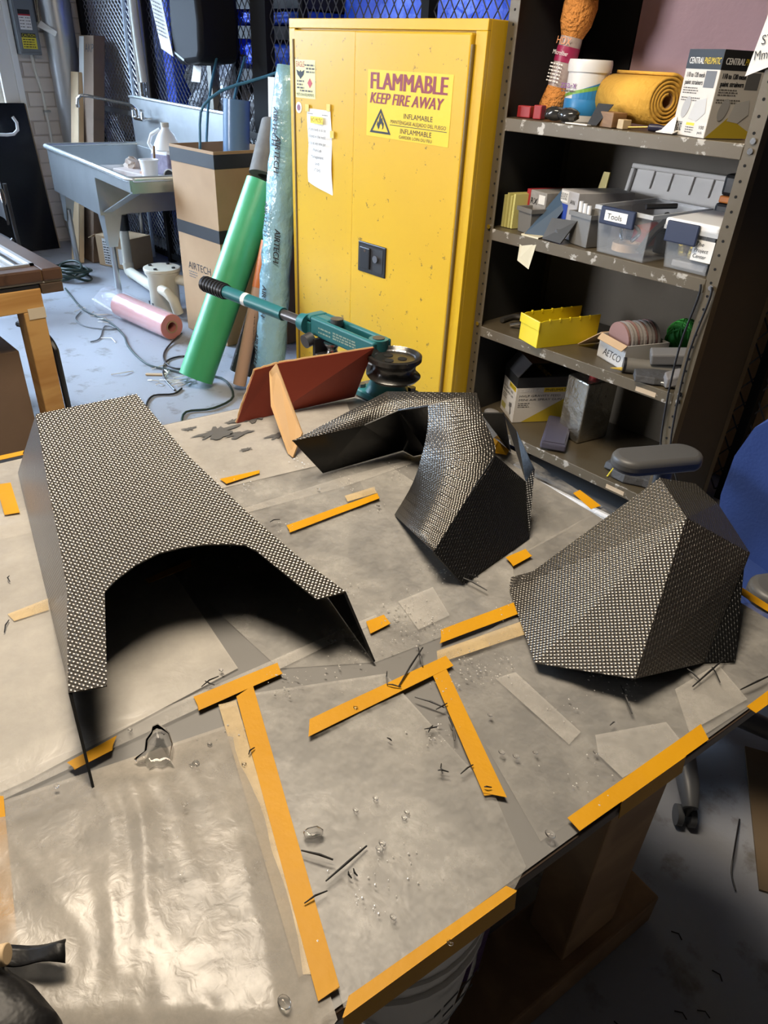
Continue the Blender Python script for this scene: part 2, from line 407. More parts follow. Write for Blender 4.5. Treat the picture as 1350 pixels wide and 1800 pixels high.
bundle('tarpaulin', (-6.8,3.15,.02), (-5.95,3.6,2.2), M('navy_tarp',(.035,.06,.26),.4,var=(5,.7,(.14,.18,.42)),bump=(12,.03)), 'navy tarpaulin hanging behind the mesh beside the duct', 'tarpaulin', .05, 1)
bundle('blue_roll_of_film', (-5.9,3.05,.02), (-5.72,3.3,2.2), m_blue, 'bright blue wrapped roll standing behind the white pipes', 'film roll', .01, 2)
bundle('plastic_bundle', (-5.68,3.1,.02), (-4.98,3.6,1.5), m_clear, 'crumpled clear plastic bundle behind the mesh above the sink', 'plastic bundle', .07, 3)
bundle('blue_bundle', (-5.68,3.1,1.51), (-4.98,3.6,2.2), m_blue, 'blue tarpaulin bundle behind the paper towel dispenser', 'tarpaulin', .04, 4)
m_shelfblk = M('cage_shelf', (.035,.035,.04), .6)
s = thing('storage_rack', 'dark storage rack behind the mesh left of the yellow cabinet', 'rack', (-4.6,3.3,0))
for z in (.02,.6,1.36,1.60,1.76): MB().box2((-.34,-.2,z),(.42,.3,z+.07)).build('shelf', m_shelfblk, s)
for x in (-.345,.425):
    for y in (-.2,.3): MB().box2((x-.02,y-.02,0),(x+.02,y+.02,2.2)).build('post', m_post, s)
for k, (z, h) in enumerate(((1.45,.13),(1.68,.07),(1.84,.28))):
    bundle('folded_tarpaulin', (-4.92,3.12,z), (-4.2,3.5,z+h), m_blue, ('blue tarpaulin on the lowest bright shelf behind the mesh','blue tarpaulin on the middle shelf behind the mesh','blue tarpaulin at the top of the rack behind the mesh')[k], 'tarpaulin', .015, 5+k)
bundle('plastic_bundle', (-4.92,3.15,.72), (-4.2,3.5,1.34), M('grey_film',(.10,.10,.10),.35,var=(5,.8,(.30,.30,.31)),bump=(14,.03)), 'grey plastic-wrapped bundle behind the mesh left of the yellow cabinet', 'plastic bundle', .05, 8)
bundle('blue_bundle', (-4.1,3.3,.02), (-2.62,3.7,2.1), m_blue, 'long blue tarpaulin bundle above the yellow cabinet behind the mesh', 'tarpaulin', .05, 9)
bundle('plastic_bundle', (-2.3,3.2,1.2), (-1.9,3.6,2.1), m_clear, 'crumpled clear plastic above the right corner of the yellow cabinet', 'plastic bundle', .05, 10)

# ceiling lamps (out of the picture, over the bench and the aisle)
m_lamp = M('lamp_diffuser', (.9,.9,.88), .5, emit=((1,.93,.82), 3.0))
def ceiling_lamp(loc, label, power, col=(1.0,.85,.66), rz=0):
    t = thing('ceiling_light', label, 'lamp', loc, rz)
    MB().box2((-.62,-.32,0),(.62,.32,.09)).build('housing', m_white, t, bevel=.01)
    MB().box2((-.58,-.28,-.012),(.58,.28,0)).build('diffuser', m_lamp, t)
    for x in (-.5,.5): MB().cyl((x,0,.09),(x,0,3.3-loc[2]),.008).build('hanger', m_rail, t)
    d = bpy.data.lights.new('lamp_light', 'AREA'); d.shape = 'RECTANGLE'; d.size = 1.15; d.size_y = .55; d.energy = power; d.color = col
    o = link(bpy.data.objects.new('lamp_light', d)); o.parent = t; o.location = (0,0,-.03)
ceiling_lamp((-1.32,.56,3.0), 'long white ceiling lamp hanging over the film-covered bench', 86, rz=.4)
ceiling_lamp((-4.1,-2.2,2.9), 'long white ceiling lamp hanging over the aisle behind the photographer', 12, col=(1.0,.90,.80))

# ================================================================ left wall and sink corner
m_card = M('cardboard', (.40,.25,.13), .8, var=(6,.6,(.33,.20,.10)))
m_card_l = M('cardboard_light', (.55,.38,.22), .8, var=(6,.6,(.48,.32,.18)))
m_card_d = M('cardboard_dark', (.20,.13,.085), .85, var=(5,.6,(.15,.10,.065)))
m_ink = M('black_ink', (.012,.012,.014), .6); m_wpaper = M('white_paper', (.80,.79,.76), .75, bump=(25,.002))
m_red = M('red_ink', (.45,.02,.025), .5); m_brownink = M('printed_grey', (.12,.11,.10), .7); m_yink = M('yellow_ink', (.80,.58,.02), .5)
m_grey = M('grey_enamel', (.16,.18,.20), .45); m_pvc = M('beige_pvc', (.60,.56,.46), .45); m_wpipe = M('white_pipe', (.68,.67,.62), .45)
m_steel = M('stainless', (.55,.57,.58), .32, metal=.85, var=(4,.6,(.42,.44,.45)), bump=(30,.0008)); m_chrome = M('chrome', (.75,.75,.75), .12, metal=1.)
m_black = M('black_plastic', (.015,.015,.017), .35); m_blackmat = M('black_matt', (.014,.014,.016), .7)
m_whitepl = M('white_plastic', (.80,.81,.82), .4)

# electrical disconnect on the brick
t = thing('disconnect_switch', 'grey electrical disconnect box with caution label on the brick wall', 'electrical box', (-6.945,2.41,1.43))
MB().box2((0,-.08,0),(.11,.085,.42)).build('body', m_grey, t, bevel=.006)
MB().box2((.11,-.07,.02),(.118,.075,.40)).build('cover', m_grey, t, bevel=.004)
patch(t, (.118,-.055,.04), (0,1,0), (0,0,1), .11, .10, M('caution_yellow',(.75,.66,.05),.5), world=False)
patch(t, (.118,-.055,.115), (0,1,0), (0,0,1), .11, .027, m_ink, lift=.0012, world=False)
letters(t, 'CAUTION', (.118,-.05,.12), (0,1,0), (0,0,1), .026, MATS['caution_yellow'], width=.10, world=False, lift=.002)
bars(t, (.118,-.048,.05), (0,1,0), (0,0,1), [(0,.09,0),(0,.09,.016),(0,.085,.032),(.0,.09,.048)], m_ink, .006, lift=.0015, world=False)
patch(t, (.118,-.05,.165), (0,1,0), (0,0,1), .09, .10, m_wpaper, world=False)
patch(t, (.118,-.05,.265), (0,1,0), (0,0,1), .09, .03, m_ink, world=False)
patch(t, (.118,-.05,.255), (0,1,0), (0,0,1), .09, .010, m_red, world=False, lift=.001)
bars(t, (.118,-.045,.17), (0,1,0), (0,0,1), [(0,.035,.07),(.045,.08,.07),(0,.035,.05),(.045,.08,.05),(0,.035,.03),(.045,.08,.03),(0,.035,.01),(.045,.08,.01)], m_brownink, .005, lift=.001, world=False)
MB().box2((.03,.085,.22),(.07,.11,.42)).build('switch_arm', m_black, t, bevel=.004)
MB().tube([(.06,.115,.42),(.07,.13,.36),(.07,.125,.30),(.075,.12,.22)], .008).build('cable', m_chrome, t, smooth=True)
MB().slab((.10,.09,.19),(.25,.16,.13),(.26,.175,.16),(.11,.12,.23),.003).build('tag', m_wpaper, t)
MB().tube([(.05,.02,0),(.05,.025,-.12),(.05,.05,-.26),(.05,.055,-.45),(.05,.06,-1.38)], .012).build('conduit', m_wpipe, t, smooth=True)
MB().box2((.03,.035,-.40),(.07,.085,-.385)).build('strap', m_rail, t)
# galvanised duct
m_galv = M('galvanised_sheet', (.62,.64,.66), .35, metal=.75, var=(3,.7,(.52,.53,.54)), scale3=(6,6,.6))
t = thing('metal_duct', 'round galvanised sheet-metal duct rising beside the brick wall', 'duct', (-6.835,2.66,0))
MB().cyl((0,0,.005),(0,0,3.29),.115,n=32).build('pipe', m_galv, t, smooth=True)
for z in (.6,1.76,2.9): MB().cyl((0,0,z),(0,0,z+.03),.119,n=32).build('band', m_galv, t, smooth=True)
# black board leaning on the wall
t = thing('black_board', 'large glossy black board with a tan edge leaning on the left wall', 'board', (-6.70,2.29,.004), r=(0,math.radians(-9),0))
MB().box2((.004,-1.2,0),(.012,.0,1.105)).build('face', M('gloss_black',(.005,.006,.010),.22,spec=.3), t)
MB().box2((-.062,-1.2,0),(.004,.012,1.10)).build('core', m_card_d if False else M('tan_edge',(.26,.20,.13),.7), t)
t = solo(MB().tube([(-6.62,2.10,1.02),(-6.61,2.12,.98),(-6.605,2.115,.93),(-6.61,2.08,.90),(-6.62,2.03,.895),(-6.62,1.95,.90)], .012, n=10), 'plastic_hook', m_whitepl, 'white curved plastic hook on the black board', 'hook', smooth=True)
# black stool/chair back at far left
t = thing('folding_chair', 'black folding chair back with a round white sticker behind the frame bench', 'chair', (-5.10,1.36,0))
cb = MB(); pts = []
for i in range(9):
    a = i/8; pts.append((-.36+.38*a, .10+.04*math.sin(a*math.pi), 0))
for i in range(8):
    p, q = pts[i], pts[i+1]
    zt0 = .80-.03*abs(i/8-.3)-(.03 if i == 7 else 0); 
    cb.slab((p[0],p[1],.56-.02*(i/8)),(q[0],q[1],.56-.02*((i+1)/8)),(q[0],q[1],.80-.05*((i+1)/8)**3),(p[0],p[1],.80-.05*(i/8)**3),.012)
cb.build('backrest', M('chair_black',(.03,.03,.033),.4), t)
MB().cyl((-.055,.119,.695),(-.055,.117,.695),.052,n=24).build('sticker', M('sticker_paper',(.80,.74,.66),.5), t)
letters(t, 'HEX', (-.09,.1165,.69), (1,0,0), (0,0,1), .032, M('sticker_red',(.60,.12,.06),.5), width=.07, world=False, shear=.2)
bars(t, (-.09,.1165,.675), (1,0,0), (0,0,1), [(0,.07,0)], MATS['sticker_red'], .008, world=False)
for x, y in ((-.34,.10),(.03,.12)): MB().tube([(x,y,.78),(x+.01,y,.5),(x+.03,y+.02,.005)], .012).build('leg', m_black, t, smooth=True)
for x, y in ((-.34,-.30),(.03,-.28)): MB().tube([(x,y+.38,.46),(x,y,.005)], .012).build('leg', m_black, t, smooth=True)
MB().box2((-.36,-.30,.43),(.05,.10,.455)).build('seat', MATS['chair_black'], t, bevel=.008)

# long narrow boxes standing in the corner
def plank(name, label, bot, top, wv, dv, mat, cat='carton'):
    bot, top, wv, dv = Vector(bot), Vector(top), Vector(wv), Vector(dv); t = thing(name, label, cat, bot)
    c = [bot, bot+wv, bot+wv+dv, bot+dv]; e = top-bot
    MB().add(c+[p+e for p in c], [(3,2,1,0),(4,5,6,7),(0,1,5,4),(1,2,6,5),(2,3,7,6),(3,0,4,7)]).build('body', mat, t, world=True, bevel=.002)
    return t, bot, e, wv, dv
t, bo_, e_, wv_, dv_ = plank('long_box', 'tall narrow brown carton with marker letters leaning behind the sink', (-6.32,2.32,.005), (-6.66,2.745,1.58), (.27,0,0), (0,.09,0), m_card_d)
def on_plank(u, v): return bo_+wv_*u+e_*v
n_ = wv_.cross(e_).normalized()*.0015
MB().add([on_plank(u,v)+n_ for u,v in ((0,.02),(.34,.02),(.34,.995),(0,.995))],[(0,1,2,3)]).build('pale_face', M('carton_pale',(.62,.62,.60),.7), t, world=True)
letters(t, 'AKP', on_plank(.42,.93), wv_, e_, .085, m_ink, width=.16, bold=-.005, lift=.002)
t, bo_, e_, wv_, dv_ = plank('narrow_board', 'pale tan narrow carton leaning in front of the tall brown carton', (-6.25,2.22,.005), (-6.71,2.65,1.33), (.16,0,0), (0,.04,0), M('carton_tan',(.62,.45,.27),.75))
MB().add([bo_+wv_*.93+n_*.6, bo_+wv_+n_*.6, bo_+wv_+e_+n_*.6, bo_+wv_*.93+e_+n_*.6],[(0,1,2,3)]).build('side', m_card_d, t, world=True)

# ---- stainless sink
S = thing('utility_sink', 'stainless steel utility sink with backsplash and drainboard on tubular legs', 'sink', (-6.05,2.09,0), -.098)
tub = MB()
tub.box2((.02,.02,.58),(1.09,.03,.87)); tub.box2((.02,.02,.58),(.03,.70,.87)); tub.box2((1.08,.03,.58),(1.09,.69,.87)); tub.box2((.03,.69,.58),(1.09,.70,.87)); tub.box2((.02,.02,.57),(1.09,.70,.58))
tub.build('tub', m_steel, S)
MB().box2((1.09,.02,.80),(1.77,.70,.812)).build('drainboard', m_steel, S)
fr = MB(); fr.box2((1.09,.012,.812),(1.77,.02,.87)); fr.box2((1.765,.02,.80),(1.775,.70,.87)); fr.build('apron', m_steel, S)
path = [(1.77,.70,.875),(1.77,.04,.875),(1.74,.01,.875),(.04,.01,.875),(.01,.04,.875),(.01,.70,.875)]
MB().tube(path, .017, n=10).build('rim', M('steel_rim',(.70,.74,.74),.25,metal=.7), S, smooth=True)
bs = MB(); bs.prism([(0,.86),(1.78,.86),(1.78,1.18),(1.76,1.2),(.03,1.2),(-.02,1.18)], .02, (0,.72,0), Matrix(((1,0,0),(0,0,-1),(0,1,0))))
bs.build('backsplash', m_steel, S, bevel=.006)
MB().tube([(-.02,.705,1.195),(.03,.705,1.2),(1.77,.705,1.2)], .012).build('backsplash_roll', MATS['steel_rim'], S, smooth=True)
MB().slab((1.09,.04,.585),(1.73,.04,.80),(1.73,.10,.80),(1.09,.10,.585),.006).build('brace', m_steel, S)
for x, y in ((.07,.08),(1.04,.08),(.07,.64),(1.04,.64)):
    l = MB().cyl((x,y,.004),(x,y,.44),.02,n=14).build('leg', m_steel, S, smooth=True)
    g = MB(); s_ = -1 if x > .5 else 1
    g.add([(x-.03*s_,y-.03,.58),(x+.12*s_,y-.03,.58),(x+.03*s_,y-.03,.36),(x-.03*s_,y-.03,.36)],[(0,1,2,3)]); g.add([(x-.03*s_,y-.03,.58),(x-.03*s_,y+.09,.58),(x-.03*s_,y+.03,.36),(x-.03*s_,y-.03,.36)],[(0,1,2,3)])
    g.build('gusset', m_steel, S)
# faucet
F = thing('faucet', 'chrome wall-mounted faucet with a long swing spout on the sink backsplash', 'faucet', (-5.62,2.695,1.08), -.098)
MB().cyl((-.09,-.02,0),(.09,-.02,0),.018,n=14).build('body', m_chrome, F, smooth=True)
for x in (-.09,.09):
    h = MB().cyl((x,-.03,0),(x,-.03,.045),.014,.010).build('valve', m_chrome, F, smooth=True)
    MB().tube([(x-.03,-.03,.055),(x+.03,-.03,.055)], .007).build('lever', m_chrome, h, smooth=True)
    MB().cyl((x,.03,0),(x,-.02,0),.012).build('flange', m_chrome, F, smooth=True)
MB().tube([(0,-.03,0),(-.005,-.035,.05),(-.02,-.06,.078),(-.06,-.10,.09),(-.20,-.30,.125),(-.235,-.345,.128),(-.255,-.37,.105),(-.258,-.375,.07)], .011, n=10).build('spout', m_chrome, F, smooth=True)
MB().cyl((-.258,-.375,.07),(-.258,-.375,.05),.014).build('nozzle', m_chrome, F, smooth=True)

def on_sink(x, y, z=.812):   # sink-local to world
    c, s_ = math.cos(-.098), math.sin(-.098)
    return (-6.05+c*x-s_*y, 2.09+s_*x+c*y, z)
# jug
jx = on_sink(1.36,.42)
t = thing('plastic_jug', 'white plastic gallon jug with a dark label on the drainboard', 'jug', jx, .3)
MB().taper((0,0,0),(.15,.15),(.15,.15),.17).build('body', m_whitepl, t, bevel=.015, smooth=True)
MB().lathe([(.085,.17),(.078,.20),(.05,.255),(.024,.285),(.022,.30)]).build('shoulder', m_whitepl, t, smooth=True)
MB().cyl((0,0,.295),(0,0,.32),.025).build('cap', M('cap_beige',(.5,.45,.38),.5), t, smooth=True)
MB().tube([(-.03,-.02,.28),(-.075,-.05,.25),(-.095,-.06,.20),(-.075,-.05,.16)], .012).build('handle', m_whitepl, t, smooth=True)
MB().box2((-.0765,-.0765,.02),(.0765,.0765,.155)).build('label', M('jug_label',(.10,.07,.13),.5,var=(40,.9,(.3,.28,.36))), t, bevel=.012)
def cup(loc, label, tilt=(0,0,0), s=1., red=False):
    t = thing('mixing_cup', label, 'cup', loc, r=tilt, group='plastic mixing cups on the sink')
    MB().lathe([(.036*s,0),(.047*s,.115*s),(.051*s,.115*s),(.051*s,.122*s),(.045*s,.122*s),(.034*s,.004)]).build('wall', M('cup_plastic',(.78,.79,.80),.4), t, smooth=True)
    if red: MB().cyl((.035*s,-.026*s,.06*s),(.037*s,-.028*s,.06*s),.022*s).build('print', m_red, t)
    else:
        letters(t, 'HDX', (-.026*s,-.0425*s,.05*s), (1,0,0), (0,-.1,1), .022*s, M('orange_ink',(.75,.25,.05),.5), width=.042*s, world=False)
        bars(t, (-.02*s,-.0405*s,.028*s), (1,0,0), (0,-.1,1), [(0,.04*s,0)], m_ink, .005, world=False)
    return t
cup(on_sink(1.55,.22), 'white printed mixing cup holding a wooden stick on the drainboard', s=1.15)
cup(on_sink(1.50,.50), 'tall stack-sized white cup with red print beside the jug', s=1.5, red=True)
t = cup((*on_sink(1.58,.42)[:2],.866), 'white mixing cup lying on its side with a dark mouth', tilt=(0,math.radians(95),math.radians(-70)), s=1.0)
MB().cyl((0,0,.118),(0,0,.112),.044).build('mouth', m_blackmat, t)
solo(MB().cyl((*on_sink(1.56,.24)[:2],.82),(*on_sink(1.45,.30)[:2],1.01),.008), 'stirring_stick', wood('stick_wood',(.25,.15,.07),(.18,.10,.05)), 'wooden stirring stick standing in the white cup', 'stick', smooth=True)
a = on_sink(1.28,.22)
solo(MB().box((a[0],a[1],.835),(.26,.12,.045), rot(0,.05,.3)), 'sealant_carton', M('carton_redwhite',(.45,.30,.22),.6,var=(14,.9,(.75,.70,.68))), 'red and white crumpled carton lying at the drainboard front', 'carton', bevel=.004)
a = on_sink(1.17,.25)
cr = MB()
rnd = random.Random(3)
cr.ball((a[0],a[1],.865), .055, (1.2,.8,.95), n=12, m=8); cr.v = [p+Vector((rnd.uniform(-.016,.016) for _ in range(3))) for p in cr.v]
solo(cr, 'crumpled_paper', M('dirty_paper',(.50,.42,.36),.8), 'crumpled dirty paper ball on the drainboard', 'paper')
a = on_sink(1.34,.34)
solo(MB().cyl((a[0]-.12,a[1],.826),(a[0]+.16,a[1]-.04,.826),.013), 'plastic_tube', m_whitepl, 'white plastic tube lying behind the carton on the drainboard', 'tube', smooth=True)

# hoses and pipes behind the sink
solo(MB().tube([(-5.80,2.83,1.3),(-5.81,2.82,1.6),(-5.83,2.83,2.0),(-5.83,2.83,3.29)], .028, n=12), 'water_pipe', m_wpipe, 'thick cream water pipe rising behind the sink', 'pipe', smooth=True)
solo(MB().tube([(-5.93,2.80,.02),(-5.95,2.80,.9),(-5.935,2.8,1.25),(-5.95,2.80,1.5),(-5.88,2.78,1.85),(-5.80,2.78,2.2),(-5.80,2.78,3.29)], .014), 'drain_hose', M('hose_blue',(.55,.66,.80),.35), 'thin pale blue hose curving beside the water pipe', 'hose', smooth=True)
solo(MB().tube([(-5.905,2.84,1.16),(-5.905,2.84,3.29)], .018), 'thin_pipe', m_wpipe, 'thin cream pipe left of the thick water pipe', 'pipe', smooth=True)
v = MB().cyl((-5.80,2.81,1.19),(-5.80,2.81,1.30),.024); solo(v, 'pipe_valve', m_chrome, 'brass and chrome valve under the cream water pipe', 'valve', smooth=True)

# paper towel dispenser with a notice
t = thing('towel_dispenser', 'black rounded paper towel dispenser on the wire partition', 'dispenser', (-4.68,2.86,1.46))
prof = [(-.19,.10),(-.18,.02),(-.10,-.02),(.14,0),(.17,.05),(.185,.20),(.17,.36),(.12,.42),(-.12,.42),(-.17,.30)]
MB().prism(prof, .28, (0,0,0), Matrix(((1,0,0),(0,0,-1),(0,1,0)))).build('cover', M('dispenser_black',(.012,.012,.014),.6,spec=.2), t, bevel=.03, seg=3, smooth=True)
MB().slab((-.20,-.285,.06),(-.03,-.285,.00),(-.03,-.255,-.02),(-.20,-.255,.05),.01).build('lip', m_grey, t)
MB().slab((-.10,-.18,-.02),(0,-.18,-.025),(.0,-.20,-.11),(-.11,-.20,-.11),.002).build('paper_towel', m_wpaper, t)
t = thing('wall_notice', 'white printed notice taped to the left side of the towel dispenser', 'notice', (-4.92,2.58,1.48))
MB().slab((-.06,-.005,.04),(.10,-.012,.0),(.0,-.012,.36),(-.16,-.005,.36),.002).build('sheet', m_wpaper, t)
bars(t, (-.06,-.014,.08), (.97,-.04,-.2), (-.25,0,.96), [(.005,.12,.04+.022*k) for k in range(9)], m_brownink, .007, world=False, lift=.002)

# under the sink
t = thing('floor_carton', 'small brown carton with white shipping labels under the sink', 'carton', (-5.86,2.52,0), .35)
MB().box2((-.17,-.13,.003),(.17,.13,.24)).build('body', m_card_l, t, bevel=.004)
patch(t, (-.10,-.131,.02), (1,0,0), (0,0,1), .07, .20, m_wpaper, world=False); patch(t, (.06,-.131,.04), (1,0,0), (0,0,1), .06, .12, m_wpaper, world=False)
bars(t, (-.095,-.131,.03), (1,0,0), (0,0,1), [(0,.06,.02*k) for k in range(9)], m_ink, .008, world=False, lift=.001)
MB().slab((-.17,-.13,.24),(-.17,.13,.24),(-.26,.12,.20),(-.26,-.12,.20),.004).build('flap', m_card_l, t)
t = thing('drain_pipe', 'beige plastic drain pipe with black coupling under the sink', 'pipe', (-5.45,2.36,0))
MB().cyl((-.02,0,.10),(0,0,.52),.034,n=16).build('riser', m_pvc, t, smooth=True)
MB().cyl((0,0,.36),(0.002,0,.47),.040,n=16).build('coupling', m_black, t, smooth=True)
MB().tube([(-.02,0,.12),(-.01,0,.06),(.06,-.01,.05)], .04, n=14).build('elbow', m_pvc, t, smooth=True)
MB().cyl((.04,-.01,.06),(.70,-.13,.10),.036,n=16).build('run', m_pvc, t, smooth=True)
t = thing('interceptor', 'beige plastic sink interceptor drum with bolted lid on the floor', 'drain tank', (-4.57,2.20,0))
MB().lathe([(.095,.003),(.10,.24),(.115,.26),(.115,.275)], n=28).build('drum', m_pvc, t, smooth=True)
MB().cyl((0,0,.275),(0,0,.295),.12,n=28).build('lid', m_pvc, t, smooth=True, bevel=.003)
for k in range(4):
    a = .6+k*math.pi/2; MB().cyl((.085*math.cos(a),.085*math.sin(a),.295),(.085*math.cos(a),.085*math.sin(a),.303),.012,n=8).build('bolt', m_black, t)
MB().tube([(.07,-.05,.17),(.16,-.06,.17),(.20,-.04,.13),(.21,-.02,.04)], .034, n=14).build('outlet', m_pvc, t, smooth=True)
MB().tube([(.05,.06,.22),(.16,.10,.22),(.24,.12,.20)], .034, n=14).build('elbow', m_pvc, t, smooth=True)
bars(t, (-.02,-.108,.05), (.98,.2,0), (0,0,1), [(0,.012,.0),(.03,.05,0),(0,.012,.012),(.03,.05,.012),(0,.012,.024)], m_ink, .012, world=False, lift=.004)

# pink film roll in a clear bag
RA, RB = Vector((-4.60,1.90,.082)), Vector((-4.02,1.955,.082))
t = thing('film_roll', 'pink release film roll in a clear plastic bag lying on the floor', 'film roll', (-4.3,1.93,0))
MB().pipe(RA, RB, .076, .028, n=32).build('roll', M('pink_film',(.50,.17,.14),.22,var=(2,.5,(.54,.20,.17)),scale3=(3,1,1)), t, world=True, smooth=True)
MB().pipe(RA+Vector((-.0,0,0)), RB+Vector((.004,0,0)), .038, .03, n=24).build('core', m_card, t, world=True, smooth=True)
bg = MB(); n = 24; rnd = random.Random(5); d = (RB-RA).normalized(); R = frame(d)
for k, (s_, r_) in enumerate(((-.34,.005),(-.28,.05),(-.16,.085),(-.02,.083),(.2,.081),(.45,.081),(.58,.079))):
    for i in range(n):
        a = 2*math.pi*i/n; rr = r_*(1+rnd.uniform(-.03,.12)*(1 if k < 4 else .2))
        p = RA+d*s_+R @ Vector((rr*math.cos(a), rr*math.sin(a), 0)); p.z = max(p.z-(.04 if k < 2 else 0), .003); bg.v.append(p)
for k in range(6):
    for i in range(n): bg.f.append((k*n+i,k*n+(i+1) % n,(k+1)*n+(i+1) % n,(k+1)*n+i))
bg.build('bag', sheet_mat('clear_bag',(.80,.82,.90),.24,.10,blot=(4,.04),bump=(12,.006)), t, world=True, smooth='all')

# extension cord
cl = MB(); rnd = random.Random(2)
pts = [(-5.42,1.84,.012),(-5.2,1.80,.008),(-4.9,1.75,.008),(-4.7,1.76,.008),(-4.51,1.775,.008),(-4.25,1.74,.008),(-4.057,1.677,.008),(-3.85,1.64,.008),(-3.686,1.637,.008),(-3.55,1.70,.008),(-3.454,1.74,.008),(-3.3,1.86,.008),(-3.05,1.78,.008),(-2.98,1.62,.008),(-3.02,1.49,.008),(-2.9,1.40,.008)]
def smooth_path(p, n=4):
    p = [Vector(q) for q in p]; out = []
    for i in range(len(p)-1):
        a, b, c, d_ = p[max(i-1,0)], p[i], p[i+1], p[min(i+2,len(p)-1)]
        for k in range(n):
            u = k/n; out.append(.5*((2*b)+(-a+c)*u+(2*a-5*b+4*c-d_)*u*u+(-a+3*b-3*c+d_)*u**3))
    return out+[p[-1]]
t = thing('extension_cord', 'dark green extension cord coiled under the sink and trailing over the floor', 'cord', (-5.72,2.0,0))
ring = MB()
for k in range(7):
    a0 = k*.9; c = Vector((-5.70+rnd.uniform(-.03,.03), 2.0+rnd.uniform(-.03,.03), .05+rnd.uniform(-.01,.03)))
    tilt = rot(rnd.uniform(-.45,.45), rnd.uniform(-.25,.25), 0)
    ring.tube([c+tilt @ Vector((.14*math.cos(a), .11*math.sin(a), 0)) for a in [2*math.pi*i/24 for i in range(24)]], .0095, n=8, closed=True)
for p in ring.v: p.z = max(p.z, .001)
ring.build('coil', M('cord_green',(.015,.035,.03),.4), t, world=True, smooth=True)
MB().tube(smooth_path(pts), .006).build('trailing_cord', MATS['cord_green'], t, world=True, smooth=True)
solo(MB().tube(smooth_path([(-4.05,2.03,.02),(-3.9,1.85,.006),(-3.75,1.75,.006),(-3.60,1.72,.006),(-3.52,1.80,.006),(-3.60,1.90,.006),(-3.72,1.86,.006),(-3.70,1.74,.006),(-3.5,1.62,.006),(-3.3,1.58,.006)]), .005), 'black_cable', m_black, 'thin black cable looping on the floor by the green roll', 'cable', smooth=True)
solo(MB().tube(smooth_path([(-3.30,1.62,.006),(-3.26,1.55,.006),(-3.30,1.46,.006),(-3.22,1.38,.006),(-3.10,1.33,.006)]), .005), 'black_cable', m_black, 'thin black cable curving from under the green roll', 'cable', smooth=True)
solo(MB().tube(smooth_path([(-4.85,1.72,.006),(-4.72,1.63,.006),(-4.55,1.62,.006),(-4.42,1.70,.006),(-4.40,1.76,.006),(-4.48,1.72,.006),(-4.28,1.60,.006),(-4.25,1.53,.006)]), .004), 'thin_wire', m_grey, 'thin grey wire tangled with the green extension cord', 'wire', smooth=True)
rnd = random.Random(12)
m_strip = M('white_strip',(.75,.74,.72),.6)
for k in range(26):
    if k < 9: cx_, cy_ = rnd.gauss(-4.83,.10), rnd.gauss(1.73,.035)
    elif k < 22: cx_, cy_ = rnd.gauss(-3.47,.07), rnd.gauss(1.60,.05)
    else: cx_, cy_ = rnd.uniform(-4.2,-3.2), rnd.uniform(1.4,1.8)
    a = rnd.uniform(0,3.1); l = rnd.uniform(.02,.07)
    solo(MB().tube([(cx_,cy_,.004),(cx_+l*math.cos(a),cy_+l*math.sin(a),.012),(cx_+2*l*math.cos(a+.4),cy_+2*l*math.sin(a+.4),.004)], .003, n=4), 'paper_shred', m_strip, 'thin white shred of plastic or paper on the grey floor', 'shred', 'white shreds on the floor')
solo(MB().box((-4.92,1.90,.005),(.34,.014,.006), rot(0,0,-.02)), 'plastic_strip', m_strip, 'long straight white strip lying on the floor below the sink', 'strip')
solo(MB().box((-3.56,1.60,.005),(.10,.022,.006), rot(0,0,.9)), 'wood_chip', m_card_l, 'tan flat chip among the white shreds by the green roll', 'chip')

# ---- tall carton of tubes
t = thing('tall_carton', 'tall open brown carton with black tape bands and black lettering', 'carton', (-3.955,2.37,0), .05)
H_ = 1.07; bw, bd = .44, .44
for lo, hi in (((-.22,-.22,.004),(.22,-.214,H_)),((-.22,.214,.004),(.22,.22,H_)),((-.22,-.214,.004),(-.214,.214,H_)),((.214,-.214,.004),(.22,.214,H_))): MB().box2(lo,hi).build('panel', m_card, t)
MB().box2((-.214,-.214,.004),(.214,.214,.01)).build('bottom', m_card, t)
m_btape = M('black_tape', (.025,.025,.027), .4)
for z in (.985,.60):
    for lo, hi in (((-.2225,-.2225,z),(.2225,-.22,z+.07)),((-.2225,.22,z),(.2225,.2225,z+.07)),((-.2225,-.22,z),(-.22,.22,z+.07)),((.22,-.22,z),(.2225,.22,z+.07))): MB().box2(lo,hi).build('tape_band', m_btape, t)
letters(t, 'AIRTECH', (-.14,-.2205,.40), (1,0,0), (0,0,1), .06, m_ink, width=.24, world=False)
bars(t, (-.14,-.2205,.35), (1,0,0), (0,0,1), [(0,.09,.03),(.15,.24,.03),(0,.09,.015),(.16,.24,.015),(.16,.24,0),(0,.07,0)], m_brownink, .006, world=False)
patch(t, (.2205,-.18,.40), (0,1,0), (0,0,1), .06, .07, m_card_l, world=False)
solo(MB().cyl((-3.95,2.36,.02),(-3.94,2.46,1.30),.075,n=28), 'blue_film_roll', M('blue_film',(.08,.16,.30),.22,var=(3,.6,(.16,.26,.40)),scale3=(1,1,.3)), 'dark blue film roll standing in the tall carton', 'film roll', smooth=True)
